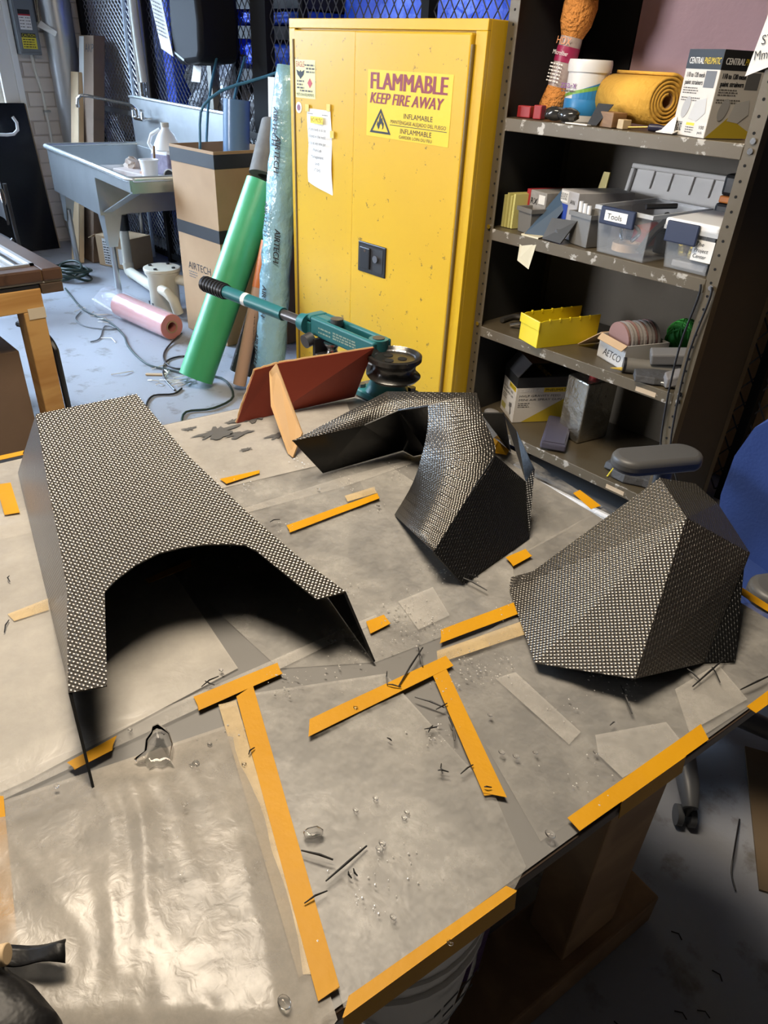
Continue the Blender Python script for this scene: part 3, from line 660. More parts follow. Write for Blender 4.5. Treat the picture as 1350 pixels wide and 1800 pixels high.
for k, (a, b, c, lab) in enumerate((((-4.10,2.30,.05),(-4.20,2.40,1.08),(-4.55,2.72,1.50),'thin blue tube leaning left out of the tall carton'),((-4.06,2.42,.05),(-4.10,2.50,1.1),(-4.33,2.78,1.50),'thin blue tube standing against the wire partition'),((-4.02,2.24,.05),(-4.07,2.28,1.05),(-4.02,2.34,1.30),'blue tube bending right out of the tall carton'))):
    pts_ = smooth_path([a,b,c] if k < 2 else [a,b,c,(-3.78,2.56,1.42),(-3.55,2.68,1.50)])
    solo(MB().tube(pts_, .008), 'blue_tube', M('tube_blue',(.05,.16,.24),.35), lab, 'tube', smooth=True)
solo(MB().cyl((-3.70,2.62,.02),(-3.64,2.70,1.16),.035,n=16), 'blue_cardboard_tube', M('deep_blue',(.03,.07,.35),.4), 'deep blue tube standing behind the tall carton', 'tube', smooth=True)

# ---- leaning rolls
def roll(name, a, b, r, mat, label, core=True, n=28, rough=None, extra=None):
    a, b = Vector(a), Vector(b); t = thing(name, label, 'roll', (a.x, a.y, 0))
    MB().pipe(a, b, r, r*.45, n=n).build('roll', mat, t, world=True, smooth=True)
    if core: MB().pipe(a+(b-a)*.001, b+(b-a).normalized()*.004, r*.45, r*.36, n=16).build('core', m_card, t, world=True, smooth=True)
    return t
m_green = M('green_film', (.05,.34,.13), .38, var=(4,.5,(.065,.40,.17)), bump=(7,.003))
roll('green_fabric_roll', (-3.285,1.70,.05), (-3.315,2.20,.965), .090, m_green, 'large bright green film roll leaning back beside the blue wrapped roll')
m_glassf = M('woven_glass', (.20,.18,.15), .7, var=(26,.9,(.08,.07,.06)), scale3=(1,1,.5))
roll('fibreglass_roll', (-3.320,2.217,.995), (-3.365,2.335,1.22), .086, m_glassf, 'grey woven cloth roll rising above the green roll', core=False)
m_bluew = M('blue_wrap', (.24,.46,.58), .22, spec=.7, var=(7,.6,(.34,.56,.66)), bump=(13,.02))
t = thing('wrapped_film_roll', 'pale blue plastic-wrapped roll with repeated black lettering leaning on the yellow cabinet', 'film roll', (-3.02,1.98,0))
a, b = Vector((-3.02,1.985,.09)), Vector((-3.055,2.19,1.48)); d = (b-a).normalized(); R = frame(d, (1,0,0)); wr = MB(); rnd = random.Random(9); n = 20
for k in range(29):
    u = k/28; rr = .078-.018*u
    if k == 0: rr = .05
    if k == 28: rr = .055
    for i in range(n):
        an = 2*math.pi*i/n; r_ = rr*(1+rnd.uniform(-.06,.10)); wr.v.append(a+(b-a)*u+R @ Vector((r_*math.cos(an), r_*math.sin(an), 0)))
for k in range(28):
    for i in range(n): wr.f.append((k*n+i,k*n+(i+1) % n,(k+1)*n+(i+1) % n,(k+1)*n+i))
wr.f += [tuple(range(n-1,-1,-1)), tuple(range(28*n,29*n))]
wr.build('wrap', m_bluew, t, world=True, smooth='all')
for u, side in ((.80,.4),(.60,-.1),(.45,-.6),(.33,.2),(.22,-.75),(.16,-.1),(.52,.75),(.88,.1)):
    an = -math.pi/2+side; rad = R @ Vector((math.cos(an), math.sin(an), 0)); rr = .083-.018*u
    tang = d.cross(rad)
    letters(t, 'AIRTECH', a+(b-a)*u+rad*(rr*1.10), -d, tang*1.0, .040, m_ink, width=.155, lift=.002, shear=.2, heavy=.0012)
roll('black_film_roll', (-3.205,1.935,.05), (-3.205,2.33,.95), .068, M('black_film',(.03,.03,.032),.25,spec=.7,bump=(10,.01)), 'black plastic-wrapped roll leaning between the green and blue rolls', core=False)
tt_ = roll('tan_tube', (-3.115,1.86,.03), (-3.150,2.10,.72), .034, M('tan_tube_mat',(.48,.30,.20),.5), 'tan cardboard tube with an orange end leaning beside the blue wrapped roll', core=False)
MB().pipe((-3.1394,2.0270,.51),(-3.1504,2.1025,.727),.0355,.025).build('orange_end', M('orange_film',(.62,.17,.04),.4), tt_, world=True, smooth=True)
t = thing('long_carton', 'long white and brown carton with orange print standing beside the blue roll', 'carton', (-3.60,2.50,0), r=(math.radians(-2),0,.2))
MB().box2((-.065,-.05,.01),(.065,.05,1.42)).build('body', m_card_d, t, bevel=.003)
patch(t, (-.065,-.0505,.9), (1,0,0), (0,0,1), .075, .52, m_wpaper, world=False)
letters(t, 'OS', (.06,-.0505,1.16), (0,0,1), (-1,0,0), .05, M('orange_print',(.6,.18,.05),.6), world=False)
bars(t, (.03,-.0505,.95), (0,0,1), (-1,0,0), [(0,.1,0),(0,.1,.012)], m_wpaper, .008, world=False)
t = thing('brown_carton', 'dark brown narrow carton with an open flap behind the long white carton', 'carton', (-3.13,2.52,0), .1)
MB().box2((-.06,-.03,.004),(.06,.03,1.53)).build('body', m_card_d, t)
MB().slab((-.06,-.03,1.53),(.06,-.03,1.55),(.16,-.26,1.56),(-.02,-.24,1.53),.005).build('flap', m_card_d, t)

# ================================================================ yellow flammables cabinet
m_yel = M('yellow_enamel', (.66,.405,.018), .30, spec=.5, var=(2.5,.6,(.62,.38,.017)), bump=(45,.0004))
m_yel_door = M('yellow_door', (.66,.405,.018), .32, spec=.5, var=(2.5,.6,(.61,.365,.022)), bump=(30,.0005))
chips(m_yel_door, 34, .645, (.22,.14,.02), w=.02)
m_hinge = M('hinge_brown', (.16,.10,.02), .5)
CX0, CX1, CY = -2.917, -1.828, 2.097
K = thing('safety_cabinet', 'tall yellow flammable-storage cabinet with two doors', 'cabinet', (-2.37,2.33,0))
B_ = MB(); B_.box2((CX0,CY+.012,.05),(CX1,CY+.457,1.651)); B_.build('body', m_yel, K, world=True, bevel=.003)
fr = MB()
for lo, hi in (((CX0,CY-.004,1.618),(CX1,CY+.012,1.651)),((CX0,CY-.004,.05),(CX0+.04,CY+.012,1.618)),((CX1-.05,CY-.004,.05),(CX1,CY+.012,1.618)),((CX0+.04,CY-.004,.05),(CX1-.05,CY+.012,.10))): fr.box2(lo,hi)
fr.build('face_frame', m_yel, K, world=True, bevel=.002)
XS = -2.478
d1 = MB().box2((CX0+.044,CY-.012,.105),(XS,CY+.008,1.612)).build('door', m_yel_door, K, world=True, bevel=.004)
d2 = MB().box2((XS+.004,CY-.018,.105),(CX1-.055,CY+.008,1.612)).build('door', m_yel_door, K, world=True, bevel=.006)
for x in (CX0+.040, CX1-.052):
    MB().cyl((x,CY-.010,.12),(x,CY-.010,1.58),.007,n=10).build('hinge', m_hinge, K, world=True, smooth=True)
for k in range(44):
    pass
for x0, x1 in ((CX0+.05,CX0+.35),(CX1-.4,CX1-.06)): MB().box2((x0,CY+.02,0),(x1,CY+.44,.05)).build('foot', m_yel, K, world=True)
# recessed latch
L_ = MB().box2((-2.42,CY-.024,.745),(-2.245,CY-.016,.87)).build('latch', m_black, d2, bevel=.004)
MB().box2((-2.405,CY-.0255,.76),(-2.26,CY-.0235,.857)).build('recess', m_blackmat, d2)
MB().box2((-2.40,CY-.034,.765),(-2.335,CY-.0255,.852)).build('paddle', m_black, d2, bevel=.004)
MB().cyl((-2.30,CY-.0255,.815),(-2.30,CY-.034,.815),.015,n=16).build('lock', m_chrome, d2, smooth=True)
for o_ in [c for c in d2.children]:
    for v_ in o_.data.vertices: v_.co = wm(K).inverted() @ v_.co
MB().cyl((-2.365,CY-.0340,.838),(-2.365,CY-.0345,.838),.006).build('keyhole', m_chrome, K, world=True)
# lettering on the right door
Yd = CY-.0185; X_ = (1,0,0); Z_ = (0,0,1)
m_lab = M('label_yellow', (.76,.53,.018), .35); m_maroon = M('maroon_ink', (.22,.012,.02), .45)
patch(K, (-2.392,Yd,1.270), X_, Z_, .445, .222, m_lab, 'warning_label')
letters(K, 'FLAMMABLE', (-2.378,Yd,1.430), X_, Z_, .078, m_maroon, width=.40, lift=.0012, heavy=.0035)
letters(K, 'KEEP FIRE AWAY', (-2.378,Yd,1.383), X_, Z_, .052, m_maroon, width=.39, shear=.25, lift=.0012, heavy=.0022)
tri = [(-2.372,1.283),(-2.250,1.283),(-2.311,1.368)]
def inset(p, k):
    c = (sum(q[0] for q in p)/3, sum(q[1] for q in p)/3); return [(c[0]+(q[0]-c[0])*k, c[1]+(q[1]-c[1])*k) for q in p]
ti = inset(tri,.74); MB().add([(x,Yd-.0012,z) for x,z in tri+ti], [(0,1,4,3),(1,2,5,4),(2,0,3,5)]).build('warning_triangle', m_ink, K, world=True)
fl = [(-2.322,1.296),(-2.332,1.312),(-2.326,1.326),(-2.321,1.318),(-2.318,1.338),(-2.308,1.350),(-2.309,1.332),(-2.301,1.338),(-2.298,1.324),(-2.291,1.318),(-2.294,1.302),(-2.302,1.296),(-2.299,1.306),(-2.306,1.318),(-2.314,1.312),(-2.317,1.302)]
MB().add([(x,Yd-.0012,z) for x,z in fl], [tuple(range(len(fl)))]).build('flame_symbol', m_ink, K, world=True)
letters(K, 'INFLAMABLE', (-2.185,Yd,1.343), X_, Z_, .024, m_ink, width=.15, lift=.0012)
letters(K, 'MANTÉNGASE ALEJADO DEL FUEGO', (-2.255,Yd,1.323), X_, Z_, .017, m_ink, width=.29, lift=.0012)
patch(K, (-2.258,Yd,1.316), X_, Z_, .30, .002, m_ink, 'rule', lift=.0012)
letters(K, 'INFLAMMABLE', (-2.20,Yd,1.293), X_, Z_, .024, m_ink, width=.165, lift=.0012)
letters(K, 'GARDER LOIN DU FEU', (-2.205,Yd,1.276), X_, Z_, .015, m_ink, width=.175, lift=.0012)
# maker's label and seal on the left door
Yl = CY-.0125; m_pale = M('label_pale', (.72,.66,.28), .4)
patch(K, (-2.866,Yl,1.372), X_, Z_, .138, .138, m_pale, 'maker_label')
letters(K, 'EAGLE', (-2.860,Yl,1.484), X_, Z_, .028, m_red, width=.058, lift=.0012)
bars(K, (-2.80,Yl,1.46), X_, Z_, [(0,.066,.028),(.01,.066,.016),(.01,.066,.004)], m_brownink, .006, lift=.0012)
wg = [(-2.858,1.474),(-2.835,1.466),(-2.829,1.474),(-2.823,1.466),(-2.800,1.474),(-2.808,1.456),(-2.82,1.448),(-2.829,1.440),(-2.838,1.448),(-2.85,1.456)]
MB().add([(x,Yl-.0012,z) for x,z in wg], [tuple(range(len(wg)))]).build('eagle_emblem', m_ink, K, world=True)
dm = [(-2.782,1.428),(-2.765,1.410),(-2.748,1.428),(-2.765,1.446)]
MB().add([(x,Yl-.0012,z) for x,z in dm], [(0,1,2,3)]).build('diamond_symbol', m_red, K, world=True)
bars(K, (-2.855,Yl,1.38), X_, Z_, [(0,.05,.05),(0,.04,.038),(0,.05,.026),(.02,.11,.016)], m_brownink, .006, lift=.0012)
letters(K, 'MEETS OSHA REQUIREMENTS', (-2.858,Yl,1.380), X_, Z_, .014, m_ink, width=.12, lift=.0014)
MB().cyl((-2.845,Yl,1.335),(-2.845,Yl-.001,1.335),.021,n=24).build('round_seal', m_wpaper, K, world=True)
MB().cyl((-2.845,Yl,1.335),(-2.845,Yl-.0016,1.335),.012,n=12).build('seal_crest', M('seal_blue',(.25,.08,.14),.5), K, world=True)
# taped notice
t = thing('paper_notice', 'white NO MUSIC notice taped to the left cabinet door', 'notice', (-2.70,CY-.014,1.045))
sh = MB(); nx, nz = 6, 12; g = {}
for i in range(nx+1):
    for k in range(nz+1):
        u, v_ = i/nx, k/nz
        x = -2.782+.160*u+.012*(1-v_)*u; z = 1.052+.285*v_-.035*u*(1-v_)
        g[i,k] = len(sh.v); sh.v.append(Vector((x, CY-.0145-.010*math.sin(3.1*u)*math.sin(2.5*v_+.4)-.003*math.sin(9*v_+5*u), z)))
for i in range(nx):
    for k in range(nz): sh.f.append((g[i,k],g[i+1,k],g[i+1,k+1],g[i,k+1]))
sh.build('sheet', m_wpaper, t, world=True, smooth='all')
Yn = CY-.0275
patch(t, (-2.745,Yn,1.285), X_, Z_, .085, .026, M('highlighter',(.95,.75,.05),.6), 'highlight')
letters(t, 'NO MUSIC', (-2.742,Yn,1.290), X_, Z_, .024, M('notice_ink',(.30,.20,.04),.7), width=.079, lift=.001)
for k, ln in enumerate(('of any kind is to be','played in the weld','shop at any time per','Ware Lab','Management','and','VT EHS')):
    letters(t, ln, (-2.700,Yn,1.258-.026*k), X_, Z_, .017, m_brownink, width={0:.12,1:.115,2:.12,3:.06,4:.085,5:.025,6:.045}[k], align='CENTER', bold=0)
bars(t, (-2.765,Yn,1.318), X_, Z_, [(0,.04,0),(.10,.14,0)], m_brownink, .003)
for x, z in ((-2.79,1.325),(-2.645,1.335),(-2.62,1.24)): MB().box2((x,CY-.0205,z),(x+.024,CY-.0195,z+.026)).build('tape', M('clear_tape',(.70,.55,.12),.3), t, world=True)

# ================================================================ steel shelving unit
m_olive = M('olive_steel', (.115,.092,.058), .42, metal=.15, var=(5,.6,(.095,.076,.048)))
m_lip = M('olive_steel_worn', (.125,.10,.064), .42, metal=.15, var=(5,.6,(.10,.08,.052))); chips(m_lip, 22, .57, (.42,.39,.34), w=.04)
m_sidep = M('dark_side_panel', (.020,.020,.021), .5, var=(4,.6,(.032,.031,.030)))
m_hole = M('hole_black', (.004,.004,.004), .9)
PX0, PX1, PY0, PY1 = -1.822, -.908, 2.182, 2.64
U = thing('shelving_unit', 'olive steel shelving unit with four shelves beside the yellow cabinet', 'shelving', (-1.365,2.41,0))
for x in (PX0, PX1):
    s_ = 1 if x == PX0 else -1
    for y, q in ((PY0,1),(PY1,-1)):
        p = MB(); p.prism([(0,0),(.040*s_,0),(.040*s_,.003*q),(.003*s_,.003*q),(.003*s_,.04*q),(0,.04*q)], 2.1, (x,y,.003))
        po = p.build('post', m_olive, U, world=True)
        if q == 1:
            h0 = None
            for k in range(45):
                if h0 is None: h0 = MB().cyl((0,-.0004,0),(0,-.0009,0),.0042,n=8).build('post_hole', m_hole, po); ho = h0
                else: ho = link(bpy.data.objects.new('post_hole', h0.data)); ho.parent = po
                ho.location = wm(U).inverted() @ Vector((x+.022*s_, y, .06+k*.0395))
for z in (.253,.648,1.015,1.376,1.86):
    MB().box2((PX0+.004,PY0+.004,z-.004),(PX1-.004,PY1-.004,z)).build('shelf', m_olive, U, world=True)
    lp = MB(); lp.box2((PX0+.038,PY0-.002,z-.040),(PX1-.038,PY0+.006,z)); lp.build('shelf_lip', m_lip, U, world=True, bevel=.002)
MB().box2((PX1-.0045,PY0+.04,.05),(PX1-.0015,PY1-.04,2.1)).build('side_panel', m_sidep, U, world=True)
MB().box2((PX0+.0015,PY0+.04,.05),(PX0+.0045,PY1-.04,2.1)).build('side_panel', m_sidep, U, world=True)
MB().box2((PX0+.005,PY1-.008,.05),(PX1-.005,PY1-.004,1.376)).build('back_panel', M('back_panel',(.12,.098,.066),.5,var=(3,.5,(.10,.082,.056))), U, world=True)
for (x, z) in ((-.925,1.385),(-.925,1.36),(-.925,.655),(-.925,.63),(-.925,.995),(-1.80,.655),(-1.80,1.02)):
    MB().cyl((x,PY0,z),(x,PY0-.006,z),.008,n=10).build('bolt', m_chrome, U, world=True, smooth=True)
for (x0, z0) in ((-1.08,.615),(-1.10,.222)): MB().box2((x0,PY0-.0035,z0),(x0+.075,PY0-.002,z0+.016)).build('shelf_label', M('masking_label',(.55,.42,.28),.7), U, world=True)
# pink board at the back of the top bay
m_pink = M('pink_foam_board', (.85,.56,.58), .75, var=(7,.6,(.76,.50,.53)), bump=(30,.003))
solo(MB().box2((-1.60,2.60,1.378),(-.92,2.625,1.82)), 'foam_board', m_pink, 'pink insulation board standing at the back of the top shelf', 'board')
solo(MB().box2((PX0+.02,2.60,1.378),(-1.605,2.625,1.82)), 'board_shade', m_blackmat, 'black panel standing in for shade left of the pink board on the top shelf', 'board')  # black panel stands in for the shadow across the left of the bay

# ---- top shelf things (z = 1.376)
Z1 = 1.377
t = thing('microfibre_bag', 'orange microfibre cloths in a clear printed tube bag standing on the top shelf', 'cloth pack', (-1.72,2.34,Z1+.008), r=(math.radians(-5),math.radians(7),0))
m_oran = M('orange_cloth', (.66,.27,.07), .95, bump=(70,.02), spec=.1)
MB().lathe([(.040,.0),(.046,.03),(.038,.075),(.034,.09)], n=20).build('cloth', m_oran, t, smooth=True)
MB().lathe([(.034,.085),(.036,.10),(.037,.22),(.036,.235)], n=20).build('sleeve', M('sleeve_grey',(.50,.44,.40),.3,var=(60,.9,(.35,.24,.22))), t, smooth=True)
MB().lathe([(.038,.16),(.0385,.165),(.0385,.20),(.038,.205)], n=20).build('band', M('band_magenta',(.33,.02,.08),.4), t, smooth=True)
MB().lathe([(.036,.232),(.052,.27),(.056,.32),(.050,.345),(.059,.37),(.058,.405),(.052,.42)], n=20).build('cloth_top', m_oran, t, smooth=True)
MB().lathe([(.054,.418),(.056,.424),(.05,.432)], n=20).build('band_top', m_black, t, smooth=True)
letters(t, 'HDX', (-.028,-.0375,.208), X_, Z_, .030, M('hdx_orange',(.75,.30,.12),.5), width=.056, world=False, lift=.003)
letters(t, 'Microfiber', (-.03,-.039,.178), X_, Z_, .018, m_wpaper, width=.062, world=False, lift=.002)
bars(t, (-.026,-.0375,.10), X_, Z_, [(0,.05,.01*k) for k in range(6)], m_wpaper, .004, world=False, lift=.003)
t = thing('wipes_tub', 'white plastic tub of cleaning wipes with blue and green label', 'tub', (-1.600,2.36,Z1))
MB().lathe([(.064,.0),(.067,.005),(.067,.145)], n=32).build('body', m_whitepl, t, smooth=True)
MB().lathe([(.071,.143),(.072,.165),(.070,.175),(.069,.178)], n=32).build('lid', m_whitepl, t, smooth=True)
MB().lathe([(.0675,.02),(.068,.021),(.068,.066),(.0675,.067)], n=32, cap=False).build('label_blue', M('label_blue',(.03,.22,.50),.4), t, smooth=True)
gr = MB(); gl = []
for i in range(13):
    a = math.radians(-150+11*i); gl += [(.0685*math.cos(a),.0685*math.sin(a),.066+.0025*i), (.0685*math.cos(a),.0685*math.sin(a),.074+.0028*i)]
gr.add(gl, [(2*i,2*i+2,2*i+3,2*i+1) for i in range(12)]); gr.build('label_green', M('label_green',(.20,.42,.08),.4), t)
gr = MB(); gl = []
for i in range(10):
    a = math.radians(-95+11*i); gl += [(.0683*math.cos(a),.0683*math.sin(a),.066), (.0683*math.cos(a),.0683*math.sin(a),.085+.0042*i)]
gr.add(gl, [(2*i,2*i+2,2*i+3,2*i+1) for i in range(9)]); gr.build('label_blue_corner', MATS['label_blue'], t)
letters(t, 'zza-x', (-.055,-.0692,.096), X_, Z_, .030, M('purple_ink',(.18,.02,.22),.4), width=.062, world=False, lift=.002)
bars(t, (-.05,-.0692,.085), X_, Z_, [(0,.055,0)], m_brownink, .005, world=False, lift=.002)
# yellow fabric roll
m_ycloth = M('yellow_cloth', (.72,.40,.055), .85, bump=(55,.004), var=(12,.5,(.66,.36,.05)))
a, b = Vector((-1.515,2.39,Z1+.080)), Vector((-1.252,2.275,Z1+.080)); d = (b-a).normalized(); R = frame(d, (0,0,1))
t = thing('cloth_roll', 'yellow cloth roll lying on the top shelf', 'cloth roll', ((a.x+b.x)/2,(a.y+b.y)/2,Z1))
sp = MB(); turns = 5; n = 30*turns; r0, r1 = .022, .074; pr = []
for i in range(n+1):
    u = i/n; ang = 2*math.pi*turns*u; pr.append((r0+(r1-r0)*u, ang))
for p_, dd in ((a,0),(b,1)):
    for (r_, an) in pr: sp.v.append(p_+R @ Vector((r_*math.cos(an), r_*math.sin(an), 0)))
sp.f += [(i,i+1,n+2+i,n+1+i) for i in range(n)]
ro = sp.build('cloth', m_ycloth, t, world=True, smooth='all'); so = ro.modifiers.new('solid','SOLIDIFY'); so.thickness = .0085
MB().pipe(a+d*.004, b-d*.004, .024, .019, n=24).build('core', m_card, t, world=True, smooth=True)
# strainer carton
def printed_box(name, label, loc, rz, w, dpt, h, base, head, title2, lines, art):
    t = thing(name, label, 'carton', loc, rz)
    MB().box2((-w/2,-dpt/2,0),(w/2,dpt/2,h)).build('body', M('carton_cream',(.66,.62,.56),.6), t, bevel=.002)
    hh = h*.22
    for (o, xd, ww) in (((-w/2,-dpt/2,h-hh),(1,0,0),w), ((w/2,-dpt/2,h-hh),(0,1,0),dpt), ):
        patch(t, o, xd, Z_, ww, hh, M('carton_black',(.018,.018,.018),.5), world=False)
    return t
t = printed_box('strainer_carton', 'cream and black carton of paint strainers on the top shelf', (-1.105,2.285,Z1), -.42, .145, .15, .212, None, None, None, None, None)
def faces(t, w, dpt): return (((-w/2,-dpt/2),(1,0,0),w), ((w/2,-dpt/2),(0,1,0),dpt))
for (o, xd, ww) in faces(t,.145,.15):
    P = lambda u, z: (o[0]+xd[0]*u*ww, o[1]+xd[1]*u*ww, z)
    letters(t, 'CENTRAL', P(.07,.178), xd, Z_, .022, m_wpaper, width=.42*ww, world=False, lift=.0012, heavy=.0006)
    letters(t, 'PNEUMATIC', P(.50,.178), xd, Z_, .022, m_yink, width=.46*ww, world=False, lift=.0012, shear=.2, bold=.02)
    letters(t, '110 to 120 mesh', P(.07,.146), xd, Z_, .017, m_ink, width=.52*ww, world=False, heavy=.0005)
    letters(t, 'paint strainers', P(.07,.128), xd, Z_, .017, m_ink, width=.52*ww, world=False, heavy=.0005)
    bars(t, P(.07,.10), xd, Z_, [(0,.06,.018),(0,.065,.012),(0,.06,.006),(0,.08,-.006),(0,.07,-.012)], m_brownink, .0028, world=False)
    patch(t, P(.63,.122), xd, Z_, .30*ww, .040, M('photo_grey',(.14,.14,.14),.5), world=False)
    cone = MB(); n_ = 24; c0 = Vector(P(.28,.072)); xv = Vector(xd); nv = xv.cross(Vector(Z_))
    ell = [c0+xv*(.016*math.cos(2*math.pi*i/n_)+.006*math.sin(2*math.pi*i/n_))+Vector(Z_)*(.027*math.sin(2*math.pi*i/n_))+nv*.0012 for i in range(n_)]
    cone.add(ell, [tuple(range(n_))]); cone.build('picture_disc', M('picture_grey',(.42,.41,.40),.6), t)
    q = [Vector(P(.42,.045))+nv*.001, Vector(P(.68,.040))+nv*.001, Vector(P(.88,.062))+nv*.001, Vector(P(.82,.098))+nv*.001, Vector(P(.52,.088))+nv*.001]
    MB().add(q, [(0,1,2,3,4)]).build('picture_cone', M('picture_pale',(.55,.54,.52),.6), t)
    if xd[0] == 1:
        bars(t, P(.08,.012), xd, Z_, [(0,.028,.004*k) for k in range(6)], m_ink, .003, world=False)
        patch(t, P(.40,.028), xd, Z_, .035, .007, m_yink, world=False)
        letters(t, '100', P(.78,.022), xd, Z_, .012, m_ink, world=False, width=.02, bold=.02); letters(t, 'pack', P(.78,.010), xd, Z_, .010, m_ink, world=False, width=.02, bold=.02)
        bars(t, P(.40,.010), xd, Z_, [(0,.035,.012),(0,.035,.006),(0,.03,0)], m_brownink, .0025, world=False)
    else:
        q = [Vector(P(.02,.002))+nv*.0008, Vector(P(.98,.002))+nv*.0008, Vector(P(.98,.02))+nv*.0008, Vector(P(.45,.055))+nv*.0008]
        MB().add(q, [(0,1,2,3)]).build('yellow_wedge', M('wedge_yellow',(.55,.40,.03),.5), t)
        letters(t, 'ITEM 91378', P(.10,.008), xd, Z_, .008, m_ink, world=False, width=.05)
# small things along the front of the top shelf
solo(MB().box((-1.405,2.235,Z1+.0215),(.075,.055,.042), rot(0,0,-.3)), 'wood_block', wood('block_wood',(.30,.17,.08),(.20,.11,.05),scale=(2,2,14)), 'reddish wooden block at the front of the top shelf', 'wood block', bevel=.002)
solo(MB().box((-1.345,2.215,Z1+.0135),(.03,.03,.026), rot(0,0,-.4)), 'wood_cube', M('pale_wood',(.50,.38,.22),.7), 'small pale wooden cube beside the reddish block', 'wood block', bevel=.002)
t = thing('screwdriver', 'small dark screwdriver lying beside the wooden cube', 'screwdriver', (-1.27,2.23,Z1))
MB().lathe([(.004,0),(.010,.004),(.011,.03),(.008,.045),(.010,.055),(.005,.06)], (-1.275,2.235,Z1+.011), frame((.85,.3,0)), n=10).build('handle', M('navy_handle',(.02,.02,.05),.4), t, world=True, smooth=True)
MB().cyl((-1.275,2.235,Z1+.011),(-1.33,2.215,Z1+.006),.003).build('shaft', M('brass',(.5,.35,.12),.3,metal=.9), t, world=True)
solo(MB().slab((-1.470,2.205,Z1+.002),(-1.435,2.205,Z1+.002),(-1.40,2.225,Z1+.062),(-1.455,2.225,Z1+.062),.002), 'dark_card', m_blackmat, 'small dark card leaning against the wooden block', 'card')
rnd = random.Random(4)
for k, (x, y, mt, lab) in enumerate(((-1.56,2.225,'smoke','smoky plastic safety glasses case on the top shelf'),(-1.615,2.225,'smoke','dark translucent plastic tray left of the smoky case'))):
    g_ = MB(); g_.ball((x,y,Z1+.0225),.03,(1.3,.9,.72),n=14,m=8); g_.v = [p+Vector((rnd.uniform(-.004,.004),rnd.uniform(-.004,.004),0)) for p in g_.v]
    solo(g_, 'smoky_case', M('smoke_plastic',(.03,.03,.03),.15,spec=.8), lab, 'case', smooth='all')
for k, (x, y, w_, h_, lab) in enumerate(((-1.755,2.25,.05,.036,'small red box at the left end of the top shelf'),(-1.69,2.24,.03,.042,'small red clamp beside the red box'))):
    solo(MB().box((x,y,Z1+h_/2+.0005),(w_,.035,h_), rot(0,0,.2)), 'red_box' if k == 0 else 'red_clamp', M('red_plastic',(.33,.02,.025),.4), lab, 'box' if k == 0 else 'clamp', bevel=.003)
solo(MB().box((-1.50,2.203,Z1+.002),(.09,.03,.003), rot(0,0,-.1)), 'paper_card', m_wpaper, 'thin white card lying at the front of the top shelf', 'card')
pp = MB().slab((-1.235,2.215,Z1+.002),(-1.175,2.205,Z1+.002),(-1.175,2.26,Z1+.012),(-1.235,2.26,Z1+.008),.002); pp.slab((-1.225,2.22,Z1+.004),(-1.18,2.22,Z1+.004),(-1.19,2.24,Z1+.045),(-1.20,2.24,Z1+.042),.001)
solo(pp, 'folded_paper', m_wpaper, 'folded white papers left of the strainer carton', 'paper')
t = thing('wooden_crate_back', 'low brown wooden slat box behind the yellow cloth roll', 'wooden box', (-1.30,2.53,Z1))
MB().box2((-.13,-.01,0),(.13,.01,.035)).build('slat', MATS['block_wood'], t); MB().box2((-.13,-.01,.04),(.13,.01,.075)).build('slat', MATS['block_wood'], t)
MB().box2((-.13,.012,0),(-.12,.05,.075)).build('side', MATS['block_wood'], t); MB().box2((.12,.012,0),(.13,.05,.075)).build('side', MATS['block_wood'], t)
# paper sign hanging on the right post
t = thing('hanging_sign', 'white handwritten paper sign hanging over the right shelf post', 'paper sign', (-.93,2.165,1.49))
MB().slab((-.992,2.174,1.530),(-.93,2.172,1.556),(-.90,2.172,1.68),(-.975,2.174,1.67),.0015).build('sheet', m_wpaper, t, world=True)
for k, tx in enumerate(('STHE','Mm an')): letters(t, tx, (-.972-.008*k,2.172,1.600-.034*k), (1,0,.15), (-.15,0,1), .03, m_ink, world=True, lift=.003, width=.06, bold=-.005)

# ---- second shelf (z = 1.015)
Z2 = 1.0165
m_ypad = M('yellow_pad', (.62,.57,.20), .7)
for k in range(4): solo(MB().box((-1.775+.0105*k+.004*k,2.285,Z2+.056+.004*(k%2)),(.0105,.10,.110+.008*(k%2)), rot(0,0,-.25)), 'yellow_notepad', m_ypad, ('leftmost yellow pad standing on the second shelf','second yellow pad from the yellow cabinet','third yellow pad from the yellow cabinet','yellow pad touching the red carton on the second shelf')[k], 'notepad', 'yellow pads on the second shelf')
t = thing('red_carton', 'red and grey small carton behind the grey bin on the second shelf', 'carton', (-1.665,2.36,Z2), -.25)
MB().box2((-.05,-.08,0),(.06,.08,.135)).build('body', M('carton_grey',(.22,.21,.20),.5,var=(50,.9,(.4,.38,.36))), t, bevel=.002)
MB().box2((-.051,-.081,0),(-.030,.081,.1355)).build('spine', M('carton_red',(.40,.03,.04),.45), t)
patch(t, (-.02,-.0815,.02), X_, Z_, .03, .05, m_wpaper, world=False); letters(t, 'RX', (-.025,-.0815,.09), X_, Z_, .03, m_ink, world=False)
patch(t, (.02,-.0815,.095), X_, Z_, .035, .03, m_wpaper, world=False)
m_bin = M('grey_bin', (.17,.165,.155), .5)
